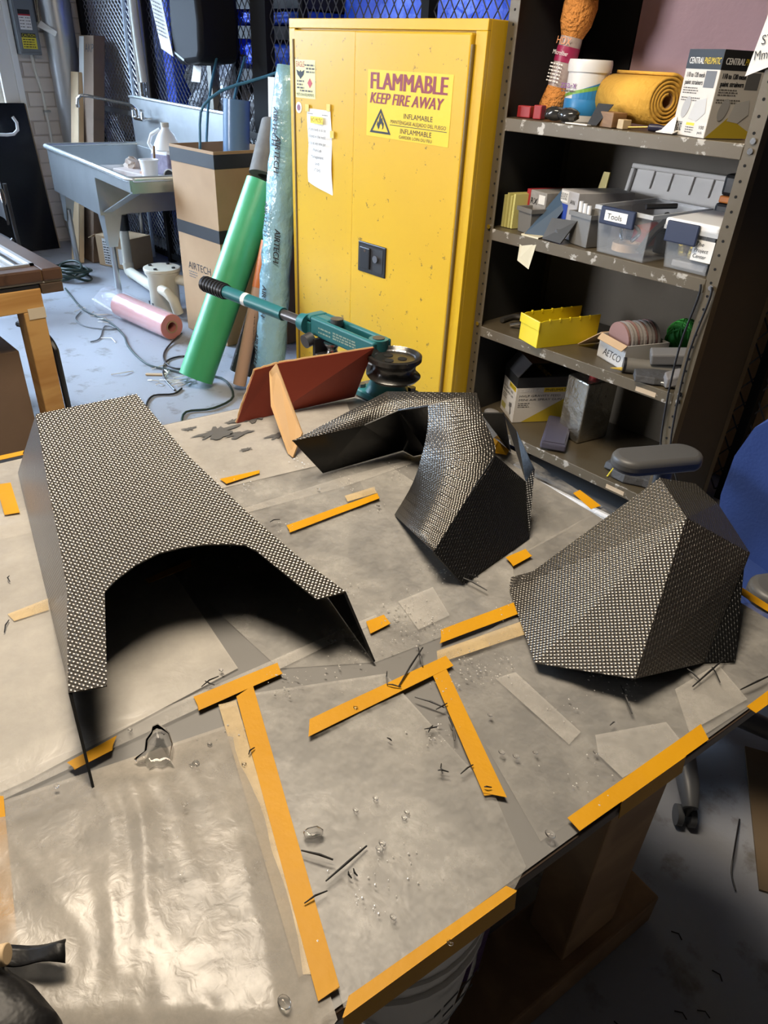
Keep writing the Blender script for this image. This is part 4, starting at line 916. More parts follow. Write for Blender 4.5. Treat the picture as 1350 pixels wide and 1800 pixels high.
def open_bin(name, label, loc, rz, w, d_, h, mat, flare=1.12, th=.004, rim=True):
    t = thing(name, label, 'bin', loc, rz)
    b0, b1 = (w/2,d_/2), (w/2*flare,d_/2*flare); i0, i1 = (b0[0]-th,b0[1]-th), (b1[0]-th,b1[1]-th); mb = MB()
    L4 = lambda q, z: [(-q[0],-q[1],z),(q[0],-q[1],z),(q[0],q[1],z),(-q[0],q[1],z)]
    mb.add(L4(b0,0)+L4(b1,h)+L4(i1,h)+L4(i0,th), [(3,2,1,0)]+[(i,(i+1)%4,4+(i+1)%4,4+i) for i in range(4)]+[(4+i,4+(i+1)%4,8+(i+1)%4,8+i) for i in range(4)]+[(8+i,8+(i+1)%4,12+(i+1)%4,12+i) for i in range(4)]+[(12,13,14,15)])
    mb.build('body', mat, t, bevel=.002)
    if rim:
        rm = MB(); q = (b1[0]+.004,b1[1]+.004)
        for lo, hi in (((-q[0],-q[1],h-.014),(q[0],-b1[1]+.001,h)),((-q[0],b1[1]-.001,h-.014),(q[0],q[1],h)),((-q[0],-b1[1],h-.014),(-b1[0]+.001,b1[1],h)),((b1[0]-.001,-b1[1],h-.014),(q[0],b1[1],h))): rm.box2(lo,hi)
        rm.build('rim', mat, t)
    return t
open_bin('grey_bin', 'small grey bin wedged between the red carton and the blue board', (-1.66,2.265,Z2), -.3, .075, .09, .085, m_bin)
solo(MB().slab((-1.645,2.195,Z2+.003),(-1.585,2.225,Z2+.003),(-1.545,2.33,Z2+.145),(-1.60,2.32,Z2+.15),.004), 'blue_plastic_sheet', M('smoky_blue',(.03,.07,.13),.5,spec=.3), 'dark translucent blue sheet leaning on the second shelf', 'plastic sheet')
t = thing('glove_carton', 'grey and blue carton with a barcode on the second shelf', 'carton', (-1.50,2.385,Z2), -.38)
MB().box2((-.05,-.115,0),(.06,.115,.155)).build('body', M('carton_greyblue',(.38,.37,.38),.55,var=(30,.7,(.50,.49,.49))), t, bevel=.002)
patch(t, (-.05,-.1155,.01), X_, Z_, .055, .10, M('carton_blue',(.03,.07,.38),.45), world=False); patch(t, (-.045,-.1155,.115), X_, Z_, .045, .036, m_wpaper, world=False)
bars(t, (-.042,-.1155,.122), (0,0,1), (-1,0,0), [(0,.022,-.005*k) for k in range(8)], m_ink, .0022, world=False, lift=.001)
letters(t, 'AN', (.015,-.1155,.115), X_, Z_, .02, m_ink, world=False); bars(t, (-.045,-.1155,.03), X_, Z_, [(0,.03,.01),(0,.04,.02),(0,.03,.0)], m_wpaper, .004, world=False, lift=.001)
open_bin('grey_bin', 'grey plastic bin holding white marker pens on the second shelf', (-1.425,2.265,Z2), -.25, .09, .095, .105, m_bin, 1.14)
for k in range(3): solo(MB().cyl((-1.455+.02*k,2.24-.004*k,Z2+.01),(-1.465+.02*k,2.245-.004*k,Z2+.135-.004*k),.0075), 'marker_pen', m_whitepl, ('leftmost white marker pen in the grey bin','middle white marker pen in the grey bin','right one of three white marker pens in the grey bin')[k], 'marker pen', 'white pens in the grey bin', smooth=True)
solo(MB().slab((-1.56,2.19,Z2+.002),(-1.475,2.18,Z2+.002),(-1.45,2.22,Z2+.075),(-1.55,2.215,Z2+.07),.005), 'dark_plate', M('dark_plate',(.05,.048,.045),.4), 'dark flat plate leaning against the grey marker bin', 'plate')
pg = MB().slab((-1.655,2.19,Z2+.002),(-1.575,2.185,Z2+.002),(-1.575,2.22,Z2+.004),(-1.65,2.22,Z2+.004),.0015); pg.slab((-1.655,2.190,Z2+.003),(-1.64,2.168,Z2-.085),(-1.585,2.168,Z2-.105),(-1.575,2.185,Z2+.003),.0015)
solo(pg, 'hanging_note', M('cream_note',(.60,.55,.40),.7), 'cream paper note hanging over the lip of the second shelf', 'paper')
solo(MB().slab((-1.60,2.50,Z2+.002),(-1.55,2.50,Z2+.002),(-1.545,2.52,Z2+.20),(-1.57,2.52,Z2+.20),.006), 'yellow_wedge', M('yellow_plastic',(.62,.47,.01),.4), 'yellow plastic strip standing behind the cartons on the second shelf', 'plastic strip')
m_tub = sheet_mat('clear_tub', (.62,.65,.68), .20, .15, spec=.6)
m_tubrim = sheet_mat('clear_tub_rim', (.68,.70,.72), .62, .25)
def clear_box(name, label, loc, rz, w, d_, h):
    t = thing(name, label, 'storage box', loc, rz); th = .003
    b0, b1 = (w/2*.88,d_/2*.88), (w/2,d_/2); i0, i1 = (b0[0]-th,b0[1]-th), (b1[0]-th,b1[1]-th); mb = MB()
    L4 = lambda q, z: [(-q[0],-q[1],z),(q[0],-q[1],z),(q[0],q[1],z),(-q[0],q[1],z)]
    mb.add(L4(b0,0)+L4(b1,h)+L4(i1,h)+L4(i0,th), [(3,2,1,0)]+[(i,(i+1)%4,4+(i+1)%4,4+i) for i in range(4)]+[(4+i,4+(i+1)%4,8+(i+1)%4,8+i) for i in range(4)]+[(8+i,8+(i+1)%4,12+(i+1)%4,12+i) for i in range(4)]+[(12,13,14,15)])
    mb.build('box', m_tub, t, bevel=.012, seg=3)
    rm = MB(); q = (b1[0]+.007,b1[1]+.007)
    for lo, hi in (((-q[0],-q[1],h-.012),(q[0],-b1[1],h)),((-q[0],b1[1],h-.012),(q[0],q[1],h)),((-q[0],-b1[1],h-.012),(-b1[0],b1[1],h)),((b1[0],-b1[1],h-.012),(q[0],b1[1],h))): rm.box2(lo,hi)
    rm.build('rim', m_tubrim, t)
    return t
t = clear_box('tool_box', 'clear plastic storage box of tools with a Tools label', (-1.245,2.335,Z2), -.08, .205, .32, .145)
m_navy = M('navy_clip', (.02,.03,.07), .35)
MB().box2((-.075,-.182,.095),(.055,-.170,.148)).build('clip', m_navy, t, bevel=.004)
patch(t, (-.055,-.1825,.108), X_, Z_, .085, .030, m_wpaper, world=False); letters(t, 'Tools', (-.045,-.1825,.114), X_, Z_, .024, m_ink, width=.055, bold=-.01, world=False, lift=.0015)
solo(MB().pipe((-1.265,2.245,Z2+.014),(-1.265,2.245,Z2+.038),.047,.030), 'tape_roll', M('tan_tape',(.55,.36,.20),.5), 'roll of tan tape inside the clear tool box', 'tape roll', smooth=True)
solo(MB().tube(smooth_path([(-1.27,2.215,Z2+.05),(-1.29,2.235,Z2+.075),(-1.265,2.255,Z2+.09),(-1.23,2.245,Z2+.075),(-1.235,2.215,Z2+.05)]), .006), 'goggles', m_chrome, 'shiny metal ring on the tape inside the tool box', 'ring', smooth=True)
solo(MB().tube(smooth_path([(-1.21,2.23,Z2+.02),(-1.19,2.26,Z2+.08),(-1.18,2.30,Z2+.11),(-1.21,2.36,Z2+.12)]), .012), 'black_strap', m_blackmat, 'black strap curled inside the clear tool box', 'strap', smooth=True)
solo(MB().box((-1.185,2.37,Z2+.06),(.05,.14,.08), rot(.2,.1,.1)), 'black_pouch', m_blackmat, 'black pouch inside the clear tool box', 'pouch', bevel=.01)
solo(MB().box((-1.28,2.40,Z2+.045),(.06,.10,.06), rot(.1,.2,-.2)), 'red_pliers_case', M('dark_red',(.20,.02,.02),.4), 'dark red case at the back of the clear tool box', 'case', bevel=.008)
solo(MB().cyl((-1.23,2.25,Z2+.152),(-1.17,2.33,Z2+.158),.008), 'scissors_handle', m_black, 'black handle sticking up from the clear tool box', 'tool', smooth=True)
t = clear_box('snack_box', 'clear plastic box with a white lid and gold packets inside', (-1.03,2.32,Z2), -.03, .16, .26, .125)
MB().box2((-.088,-.138,.120),(.088,.138,.146)).build('lid', m_whitepl, t, bevel=.008, seg=3)
MB().box2((-.075,-.147,.080),(.03,-.137,.140)).build('clip', m_navy, t, bevel=.004)
patch(t, (.015,-.1265,.04), X_, Z_, .065, .06, m_wpaper, world=False)
for k, tx in enumerate(('The','Project','Center')): letters(t, tx, (.02,-.1265,.083-.017*k), X_, Z_, .016, m_ink, world=False, lift=.0015, shear=.2, width=(.026,.045,.042)[k])
m_gold = M('gold_foil', (.70,.48,.08), .25, metal=.8, bump=(60,.01))
solo(MB().box((-1.005,2.235,Z2+.055),(.075,.04,.045), rot(.1,.1,.05)), 'gold_packet', m_gold, 'large gold foil packet inside the white-lidded box', 'packet', bevel=.008)
solo(MB().box((-1.065,2.24,Z2+.060),(.028,.04,.045), rot(.1,-.2,-.1)), 'gold_packet', m_gold, 'small gold foil packet at the left inside the white-lidded box', 'packet', bevel=.008)
solo(MB().box((-1.03,2.25,Z2+.016),(.11,.07,.02)), 'grey_packet', M('grey_packet',(.35,.34,.34),.4), 'grey packet under the gold packets in the white-lidded box', 'packet', bevel=.004)
# white lid leaning at back
t = thing('white_box_cover', 'white ribbed storage lid leaning at the back of the second shelf', 'lid', (-1.31,2.535,Z2), r=(math.radians(-13),0,0))
MB().box2((-.17,-.006,.001),(.17,.006,.225)).build('panel', M('lid_white',(.85,.84,.82),.45), t, bevel=.004)
rm = MB(); 
for lo, hi in (((-.185,-.02,0),(.185,.008,.012)),((-.185,-.02,.222),(.185,.008,.238)),((-.185,-.02,.012),(-.17,.008,.222)),((.17,-.02,.012),(.185,.008,.222))): rm.box2(lo,hi)
rm.build('rim', MATS['lid_white'], t, bevel=.004)
for x in (-.10,-.03,.05,.12): MB().box2((x,-.014,.165),(x+.006,-.005,.222)).build('rib', MATS['lid_white'], t)
t = thing('battery_charger', 'black and orange tool battery on its charger behind the right post', 'charger', (-1.045,2.53,Z2))
MB().box2((-.06,-.08,0),(.05,.08,.17)).build('base', m_black, t, bevel=.01); MB().box2((-.055,-.075,.19),(.05,.07,.255)).build('battery', m_black, t, bevel=.012)
MB().box2((-.05,-.083,.171),(.05,.06,.192)).build('stripe', M('orange_plastic',(.75,.22,.03),.4), t, bevel=.004)

# ---- third shelf (z = .648)
Z3 = .649
t = thing('c_clamp', 'dark metal C-clamp lying at the left of the third shelf', 'clamp', (-1.70,2.30,Z3))
MB().tube(smooth_path([(-1.76,2.28,Z3+.012),(-1.76,2.36,Z3+.012),(-1.68,2.38,Z3+.018),(-1.65,2.32,Z3+.03),(-1.66,2.27,Z3+.02)]), .011).build('frame', M('dark_metal',(.10,.095,.09),.4,metal=.6), t, world=True, smooth=True)
MB().cyl((-1.70,2.26,Z3+.012),(-1.61,2.30,Z3+.045),.007).build('screw', m_chrome, t, world=True, smooth=True)
MB().tube([(-1.625,2.28,Z3+.008),(-1.60,2.32,Z3+.07)], .004).build('tommy_bar', m_chrome, t, world=True, smooth=True)
t = thing('yellow_bin', 'bright yellow open-front shelf bin on the third shelf', 'bin', (-1.50,2.30,Z3), -.32)
m_yb = M('bin_yellow', (.72,.55,.012), .38); w_, d_, h_ = .115, .27, .105
yb = MB(); yb.box2((-w_/2,-d_/2,0),(w_/2,d_/2,.004)); yb.build('floor_panel', m_yb, t)
for x in (-1,1):
    p = MB(); p.prism([(-d_/2,0),(d_/2,0),(d_/2,h_),(-d_/2+.02,h_-.005),(-d_/2,h_*.9)], .004, (x*w_/2-.002,0,0), Matrix(((0,0,1),(1,0,0),(0,1,0)))); p.build('side', m_yb, t)
MB().box2((-w_/2-.002,-d_/2-.002,0),(w_/2+.002,-d_/2+.002,h_*.92)).build('front', m_yb, t, bevel=.002); MB().box2((-w_/2,d_/2-.004,0),(w_/2,d_/2,h_*.5)).build('back', m_yb, t)
MB().box2((-w_/2-.006,-d_/2-.006,h_*.62),(w_/2+.006,-d_/2,h_*.95)).build('lip', m_yb, t, bevel=.002)
for x in (-1,1):
    for k in range(5): MB().box2((x*w_/2-.004,-d_/2+.04+.045*k,h_-.012),(x*w_/2+.004,-d_/2+.045+.045*k,h_)).build('rib', m_yb, t)
t = thing('disc_carton', 'open white carton of sanding discs with handwriting on the third shelf', 'carton', (-1.205,2.335,Z3), -.38)
m_cw = M('carton_white', (.52,.50,.47), .7)
for lo, hi in (((-.075,-.09,0),(.075,-.086,.085)),((-.075,.086,0),(.075,.09,.085)),((-.075,-.086,0),(-.071,.086,.085)),((.071,-.086,0),(.075,.086,.085)),((-.075,-.09,0),(.075,.09,.003))): MB().box2(lo,hi).build('panel', m_cw, t)
MB().slab((-.075,-.09,.085),(-.075,.09,.085),(-.185,.085,.005),(-.185,-.10,.005),.003).build('flap', m_card_l, t)
MB().slab((-.073,-.09,.087),(.075,-.09,.087),(.08,-.115,.072),(-.06,-.115,.072),.003).build('flap', m_card_l, t)
letters(t, 'AETCO', (-.045,-.0905,.018), X_, Z_, .036, m_ink, width=.10, bold=-.01, world=False, shear=.3)
for k in range(11):
    y = -.06+.0125*k; c_ = Vector((-.01+.003*(k%3), y, .083))
    R_ = Matrix.Rotation(-.38,3,'Z'); base = Vector((-1.205,2.335,Z3))
    dd = MB().cyl(base+R_ @ (c_+Vector((0,-.004,0))), base+R_ @ (c_+Vector((0,.004,.001))), .058+.002*(k%2), n=28)
    solo(dd, 'sanding_disc', M('disc_grey',(.35,.32,.30),.8) if k % 3 else M('disc_pink',(.30,.17,.15),.8), 'round sanding disc standing in the white carton on the third shelf', 'sanding disc', 'sanding discs in the white carton')
t = thing('string_ball', 'bright green ball of string behind the right shelf post', 'string ball', (-1.125,2.545,Z3))
m_gs = M('green_string', (.06,.42,.06), .6); MB().ball((0,0,.068),.062,n=20,m=12).build('core', m_gs, t, smooth=True)
for k in range(14):
    R_ = rot(k*.45, .9+k*.23, k*.7); MB().tube([R_ @ Vector((.064*math.cos(a), .064*math.sin(a), .012*math.sin(k)))+Vector((0,0,.068)) for a in [2*math.pi*i/24 for i in range(24)]], .0035, n=6, closed=True).build('strand', m_gs, t, smooth=True)
t = thing('caulk_tube', 'grey cylinder canister with yellow tip at the front of the third shelf', 'canister', (-1.12,2.23,Z3))
MB().cyl((-1.155,2.215,Z3+.026),(-1.00,2.33,Z3+.026),.025,n=20).build('barrel', M('canister_grey',(.17,.16,.14),.5), t, world=True, smooth=True)
MB().cyl((-1.155,2.215,Z3+.026),(-1.162,2.21,Z3+.026),.026,n=20).build('cap', m_black, t, world=True, smooth=True)
MB().cyl((-1.162,2.21,Z3+.010),(-1.195,2.19,Z3+.008),.007,.001,n=8).build('tip', M('gold_tip',(.6,.42,.08),.4), t, world=True)
def glove(name, label, pts, mat, wd=.05, th=.014):
    mb = MB(); P_ = [Vector(p) for p in pts]; rnd = random.Random(len(label)); n = len(P_)
    for i, p in enumerate(P_):
        tdir = (P_[min(i+1,n-1)]-P_[max(i-1,0)]).normalized(); s_ = tdir.cross(Vector((0,0,1))).normalized()
        w = wd*(.75+.35*math.sin(i*1.7)**2)/2
        mb.v += [p-s_*w, p+s_*w, p+s_*w*.8+Vector((0,0,th)), p-s_*w*.8+Vector((0,0,th*(1+rnd.uniform(0,.5))))]
    for i in range(n-1):
        for k in range(4): mb.f.append((4*i+k,4*i+(k+1)%4,4*i+4+(k+1)%4,4*i+4+k))
    mb.f += [(3,2,1,0), tuple(4*(n-1)+k for k in range(4))]
    return solo(mb, name, mat, label, 'glove', bevel=.004)
m_glv = M('grey_glove', (.06,.06,.062), .7, bump=(40,.004)); m_glv2 = M('pale_glove', (.17,.16,.155), .75, bump=(40,.004))
glove('work_glove', 'dark grey sleeve-like bag lying on the third shelf front edge', [(-1.10,2.185,Z3+.002),(-1.05,2.22,Z3+.004),(-.985,2.27,Z3+.003),(-.94,2.30,Z3+.002)], m_glv, .085, .022)
t = solo(MB().box((-1.035,2.30,Z3+.075),(.15,.06,.04), rot(.15,-.12,.62)), 'grey_sponge_block', M('grey_foam',(.16,.155,.15),.7), 'grey rubber block lying on top of the canister', 'block', bevel=.006)
glove('work_glove', 'pale grey glove behind the right post on the third shelf', [(-1.0,2.205,Z3+.002),(-.97,2.24,Z3+.02),(-.935,2.28,Z3+.03)], m_glv2, .055, .03)
solo(MB().cyl((-1.03,2.20,Z3+.009),(-.945,2.235,Z3+.009),.008), 'metal_rod', m_steel, 'short steel rod at the front right of the third shelf', 'rod', smooth=True)

# ---- fourth shelf (z = .253)
Z4 = .254
t = thing('sprayer_carton', 'white black and yellow air tool carton on the bottom shelf', 'carton', (-1.635,2.425,Z4), -.55)
w_, d_, h_ = .155, .25, .20
MB().box2((-w_/2,-d_/2,0),(w_/2,d_/2,h_*.78)).build('body', M('carton_cream',(.66,.62,.56),.6), t, bevel=.002)
MB().box2((-w_/2,-d_/2,h_*.78),(w_/2,d_/2,h_)).build('lid_band', M('carton_black',(.018,.018,.018),.5), t)
MB().slab((-w_/2,-d_/2,h_),(w_/2,-d_/2,h_),(w_/2,-d_/2+.05,h_+.06),(-w_/2,-d_/2+.05,h_+.06),.003).build('flap', M('flap_grey',(.06,.06,.065),.5), t)
MB().slab((-w_/2,d_/2,h_),(-w_/2,-d_/2+.05,h_),(-w_/2-.07,-d_/2+.07,h_+.05),(-w_/2-.08,d_/2,h_+.06),.003).build('flap', m_card, t)
for (o, xd, ww) in faces(t,w_,d_):
    P = lambda u, z: (o[0]+xd[0]*u*ww, o[1]+xd[1]*u*ww, z)
    patch(t, P(.48,.135), xd, Z_, .48*ww, .020, m_yink, world=False, lift=.001)
    letters(t, 'CENTRAL', P(.06,.139), xd, Z_, .017, m_wpaper, width=.40*ww, world=False, lift=.002, bold=.02)
    letters(t, 'PNEUMATIC', P(.50,.139), xd, Z_, .017, m_ink, width=.44*ww, world=False, lift=.002, bold=.02)
    letters(t, 'HVLP GRAVITY FEED', P(.06,.115), xd, Z_, .014, m_ink, width=.72*ww, world=False, bold=.01)
    letters(t, 'MINI AIR SPRAY GUN', P(.06,.098), xd, Z_, .014, m_ink, width=.75*ww, world=False, bold=.01)
    bars(t, P(.06,.06), xd, Z_, [(0,.05,.025),(0,.045,.017),(0,.05,.009)], m_brownink, .004, world=False)
    if xd[0] == 1:
        patch(t, P(.06,.02), xd, Z_, .05, .025, M('label_olive',(.45,.40,.12),.5), world=False)
        gun = [P(.62,.07),P(.80,.075),P(.82,.062),P(.76,.055),P(.82,.03),P(.74,.02),P(.70,.048),P(.62,.055)]
        MB().add([Vector(p)+Vector((0,-.001,0)) for p in gun], [tuple(range(8))]).build('picture', m_brownink, t)
    else:
        q = [Vector(P(.15,.002))+Vector((.0008,0,0)), Vector(P(.98,.002))+Vector((.0008,0,0)), Vector(P(.98,.12))+Vector((.0008,0,0))]
        MB().add(q, [(0,1,2)]).build('yellow_wedge', MATS['wedge_yellow'], t)
letters(t, 'PNEUMATIC', (-.06,0.0,h_), X_, (0,1,0), .035, m_yink, width=.12, world=False, lift=.002)
t = thing('paint_can', 'rectangular metal solvent can standing on the bottom shelf', 'can', (-1.40,2.43,Z4), -.22)
MB().box2((-.045,-.08,0),(.075,.08,.255)).build('body', M('tin_metal',(.42,.40,.35),.25,metal=.85,bump=(15,.008)), t, bevel=.006)
patch(t, (-.0455,.07,.02), (0,-1,0), Z_, .14, .21, m_wpaper, world=False); bars(t, (-.0455,.06,.03), (0,-1,0), Z_, [(0,.11,.02*k) for k in range(8)], m_brownink, .006, world=False, lift=.001)
patch(t, (-.0455,.07,.17), (0,-1,0), Z_, .14, .05, m_red, world=False, lift=.0012)
MB().cyl((.02,0,.255),(.02,0,.272),.02).build('cap', m_red, t, smooth=True)
t = thing('plastic_case', 'flat grey-violet plastic case leaning over the bottom shelf edge', 'case', (-1.43,2.31,Z4+.004), r=(.0,.02,-1.05))
MB().box2((-.13,-.05,.006),(.13,.05,.034)).build('shell', M('case_violet',(.075,.07,.10),.45), t, bevel=.006); MB().box2((-.12,-.042,.034),(.12,.042,.038)).build('lid_panel', M('case_violet2',(.09,.085,.12),.4), t, bevel=.002)
gv = glove('work_glove', 'black work glove with a yellow cuff on the bottom shelf', [(-1.11,2.235,Z4+.002),(-1.06,2.24,Z4+.004),(-1.0,2.26,Z4+.003),(-.95,2.28,Z4+.002)], m_glv, .075, .03)
glove('work_glove', 'small dark glove finger with a white edge on the bottom shelf', [(-1.16,2.27,Z4+.002),(-1.125,2.265,Z4+.012),(-1.10,2.262,Z4+.01)], m_glv, .06, .025)
MB().tube([(-1.113,2.195,Z4+.004),(-1.112,2.235,Z4+.035),(-1.112,2.272,Z4+.006)], .003).build('cuff', M('cuff_yellow',(.6,.5,.03),.6), gv, world=True, smooth=True)
solo(MB().ball((-1.72,2.25,Z4+.019),.03,(1.4,.9,.62),n=14,m=8), 'grey_bag_end', M('grey_cloth',(.22,.21,.20),.8), 'crumpled grey cloth at the left front of the bottom shelf', 'cloth', smooth='all')
# things on the floor below the bottom shelf
t = thing('tool_case', 'long grey plastic tool case on the floor under the bottom shelf', 'case', (-1.18,2.30,0), .02)
MB().box2((-.36,-.10,.003),(.26,.14,.13)).build('shell', M('case_grey',(.10,.10,.10),.5), t, bevel=.01)
for x in (-.2,0,.18): MB().box2((x-.03,-.112,.03),(x+.03,-.10,.12)).build('latch', m_black, t, bevel=.003)
t = thing('white_board', 'long white plastic board in front of the grey tool case', 'board', (-1.20,2.08,0), r=(math.radians(-12),0,.02))
MB().box2((-.35,-.006,.003),(.20,.006,.16)).build('panel', M('panel_white',(.60,.60,.58),.4), t, bevel=.004)
MB().box2((-.35,-.012,.15),(.20,.012,.165)).build('edge', m_whitepl, t, bevel=.004)
# cables hanging down the right post
for k, (dx, lab) in enumerate(((0,'black cable hanging down the front of the right shelf post'),(.035,'black cable hanging beside the right shelf side panel'))):
    solo(MB().tube(smooth_path([(-.955+dx,2.172,1.0),(-.95+dx,2.168,.96),(-.965+dx,2.168,.80),(-.955+dx,2.168,.60),(-.93+dx,2.165,.45),(-.88+dx,2.17,.36),(-.86+dx,2.20,.20),(-.87+dx,2.22,.012),(-.80+dx,2.30,.008)]), .0035), 'power_cable', m_black, lab, 'cable', smooth=True)

# ================================================================ right end: chain-link partition and wood behind
for x, w_ in ((-.93,.035),(.9,.05)):
    MB().box2((x-w_/2,FY-.03,0),(x+w_/2,FY+.03,2.6)).build('post', m_post, part)
diamonds(-1.77, .85, .02, 1.4, .07, .10, .007, m_mesh_d, 'wire_mesh')
m_ply = wood('plywood_back', (.62,.42,.22), (.52,.33,.16), scale=(1,1,.3))
solo(MB().box2((-1.2,3.05,.01),(-.2,3.10,.95)), 'plywood_sheet', m_ply, 'plywood sheet standing behind the chain-link right of the shelves', 'board')
solo(MB().box2((-.15,3.05,.01),(.6,3.09,1.3)), 'red_board', M('dark_red_panel',(.12,.015,.015),.5), 'dark red board standing behind the chain-link', 'board')
solo(MB().box((-.80,2.82,.60),(.03,.03,1.19), rot(.0,.08,0)), 'green_pole', M('dark_green',(.01,.05,.04),.5), 'dark green pole leaning on the chain-link', 'pole')

# ================================================================ measured outlines, world metres (the table lies at z = .81)
A_ARCH = [(0.0668, -0.1435, 0.8992), (0.1945, -0.1015, 0.9329), (0.2075, -0.0815, 0.9363), (0.2206, -0.0502, 0.9398), (0.2274, -0.0162, 0.9416), (0.2249, 0.0152, 0.9409), (0.2176, 0.0455, 0.939), (0.2063, 0.0746, 0.936), (0.1951, 0.0954, 0.9331), (0.1795, 0.1053, 0.9289), (0.1481, 0.1155, 0.9206), (0.0713, 0.1411, 0.9003)]
A_LEFT = [(0.0763, -0.1836, 0.9017), (0.1403, -0.1648, 0.9186), (0.2128, -0.1421, 0.9377), (0.2883, -0.1279, 0.9577), (0.4129, -0.1071, 0.9906), (0.5615, -0.0802, 1.03)]
A_RIGHT = [(0.5632, 0.0804, 1.03), (0.3945, 0.0975, 0.9857), (0.244, 0.1292, 0.946), (0.1507, 0.1534, 0.9213), (0.0654, 0.1844, 0.8988)]
B_V = {'b0': (-1.01, 0.711, 0.9), 'b1': (-0.996, 0.774, 0.813), 'b2': (-0.97, 0.972, 0.813), 'b3': (-0.937, 0.973, 0.813), 'b3b': (-0.928, 1.007, 0.813), 'b4': (-0.861, 0.923, 0.97), 'b5': (-1.004, 0.948, 0.945), 'b6': (-0.803, 0.993, 1), 'b7': (-0.696, 0.935, 0.93), 'b8': (-0.6143, 0.7003, 0.8656), 'b9': (-0.792, 0.783, 0.813), 'b10': (-0.568, 0.729, 0.813), 'b11': (-0.586, 0.923, 0.813), 'b12': (-0.6527, 0.981, 0.8788), 'b13': (-0.804, 1.088, 0.93), 'b14': (-0.651, 0.999, 0.9), 'b15': (-0.832, 1.051, 0.93), 'b16': (-0.943, 0.924, 0.93), 'b17': (-0.971, 0.859, 0.905), 'b18': (-0.75, 1.065, 0.92), 'b19': (-0.821, 1.156, 0.813), 'b20': (-0.89, 1.169, 0.813), 'l1': (-0.798, 0.831, 0.86), 'l2': (-0.817, 0.872, 0.905), 'l3': (-0.833, 0.897, 0.945), 'r1': (-0.6529, 0.8088, 0.8962), 'r3': (-0.753, 0.96, 0.975), 'r2': (-0.725, 0.947, 0.955)}
C_V = {'c1': (-0.512, 0.776, 0.816), 'c2': (-0.376, 0.665, 0.825), 'c3': (-0.259, 0.721, 0.85), 'c4': (-0.225, 0.868, 0.813), 'c5': (-0.197, 0.906, 0.813), 'c6': (-0.269, 1.053, 0.9), 'c7': (-0.342, 0.95, 0.97), 'c8': (-0.439, 1.048, 0.96), 'c9': (-0.402, 1.107, 0.945), 'c10': (-0.355, 1.102, 0.93), 'c5b': (-0.262, 1.027, 0.885)}
TAPES = {'t1': [(-0.883, 0.604), (-0.867, 0.804), (-0.85, 0.799), (-0.861, 0.596)], 't2': [(-1.097, 0.599), (-1.081, 0.676), (-1.07, 0.672), (-1.074, 0.596)], 't3': [(-1.45, 0.267), (-1.44, 0.341), (-1.422, 0.336), (-1.431, 0.261)], 't4': [(-1.331, 0.256), (-1.326, 0.28), (-1.21, 0.257), (-1.214, 0.233)], 't5': [(-0.63, 1.116), (-0.623, 1.136), (-0.566, 1.119), (-0.57, 1.093)], 't6': [(-0.572, 0.837), (-0.566, 0.887), (-0.546, 0.878), (-0.547, 0.832)], 't7': [(-0.514, 0.62), (-0.483, 0.767), (-0.461, 0.75), (-0.494, 0.6)], 't8': [(-0.503, 0.365), (-0.471, 0.588), (-0.451, 0.579), (-0.481, 0.353)], 't9': [(-0.461, 0.547), (-0.453, 0.568), (-0.269, 0.475), (-0.286, 0.456)], 't10': [(-0.629, 0.275), (-0.611, 0.395), (-0.59, 0.387), (-0.604, 0.271)], 't11': [(-0.596, 0.319), (-0.593, 0.344), (-0.238, 0.203), (-0.241, 0.181)], 't12': [(-0.652, 0.019), (-0.63, 0.042), (-0.455, -0.002), (-0.468, -0.026)], 't13': [(-0.227, 0.204), (-0.199, 0.393), (-0.189, 0.395), (-0.217, 0.19)], 't14': [(-0.204, 0.509), (-0.172, 0.753), (-0.153, 0.737), (-0.186, 0.5)], 't15': [(-0.146, 0.834), (-0.134, 0.93), (-0.12, 0.919), (-0.133, 0.827)], 't16': [(-0.272, 1.084), (-0.19, 1.067), (-0.183, 1.05), (-0.262, 1.063)], 't17': [(-0.598, 0.547), (-0.593, 0.578), (-0.572, 0.571), (-0.574, 0.533)], 't18': [(-0.629, 0.11), (-0.63, 0.173), (-0.613, 0.157), (-0.614, 0.117)], 't20': [(-0.894, 0.339), (-0.898, 0.421), (-0.88, 0.413), (-0.882, 0.34)]}
PALE_TAPES = {'p1': [(-0.898, 0.75), (-0.89, 0.816), (-0.869, 0.808), (-0.878, 0.742)], 'p2': [(-0.487, 0.581), (-0.446, 0.744), (-0.424, 0.724), (-0.468, 0.568)], 'p3': [(-0.596, 0.293), (-0.59, 0.315), (-0.264, 0.193), (-0.269, 0.18)], 'p4': [(-0.939, 0.151), (-0.938, 0.204), (-0.911, 0.197), (-0.918, 0.148)]}
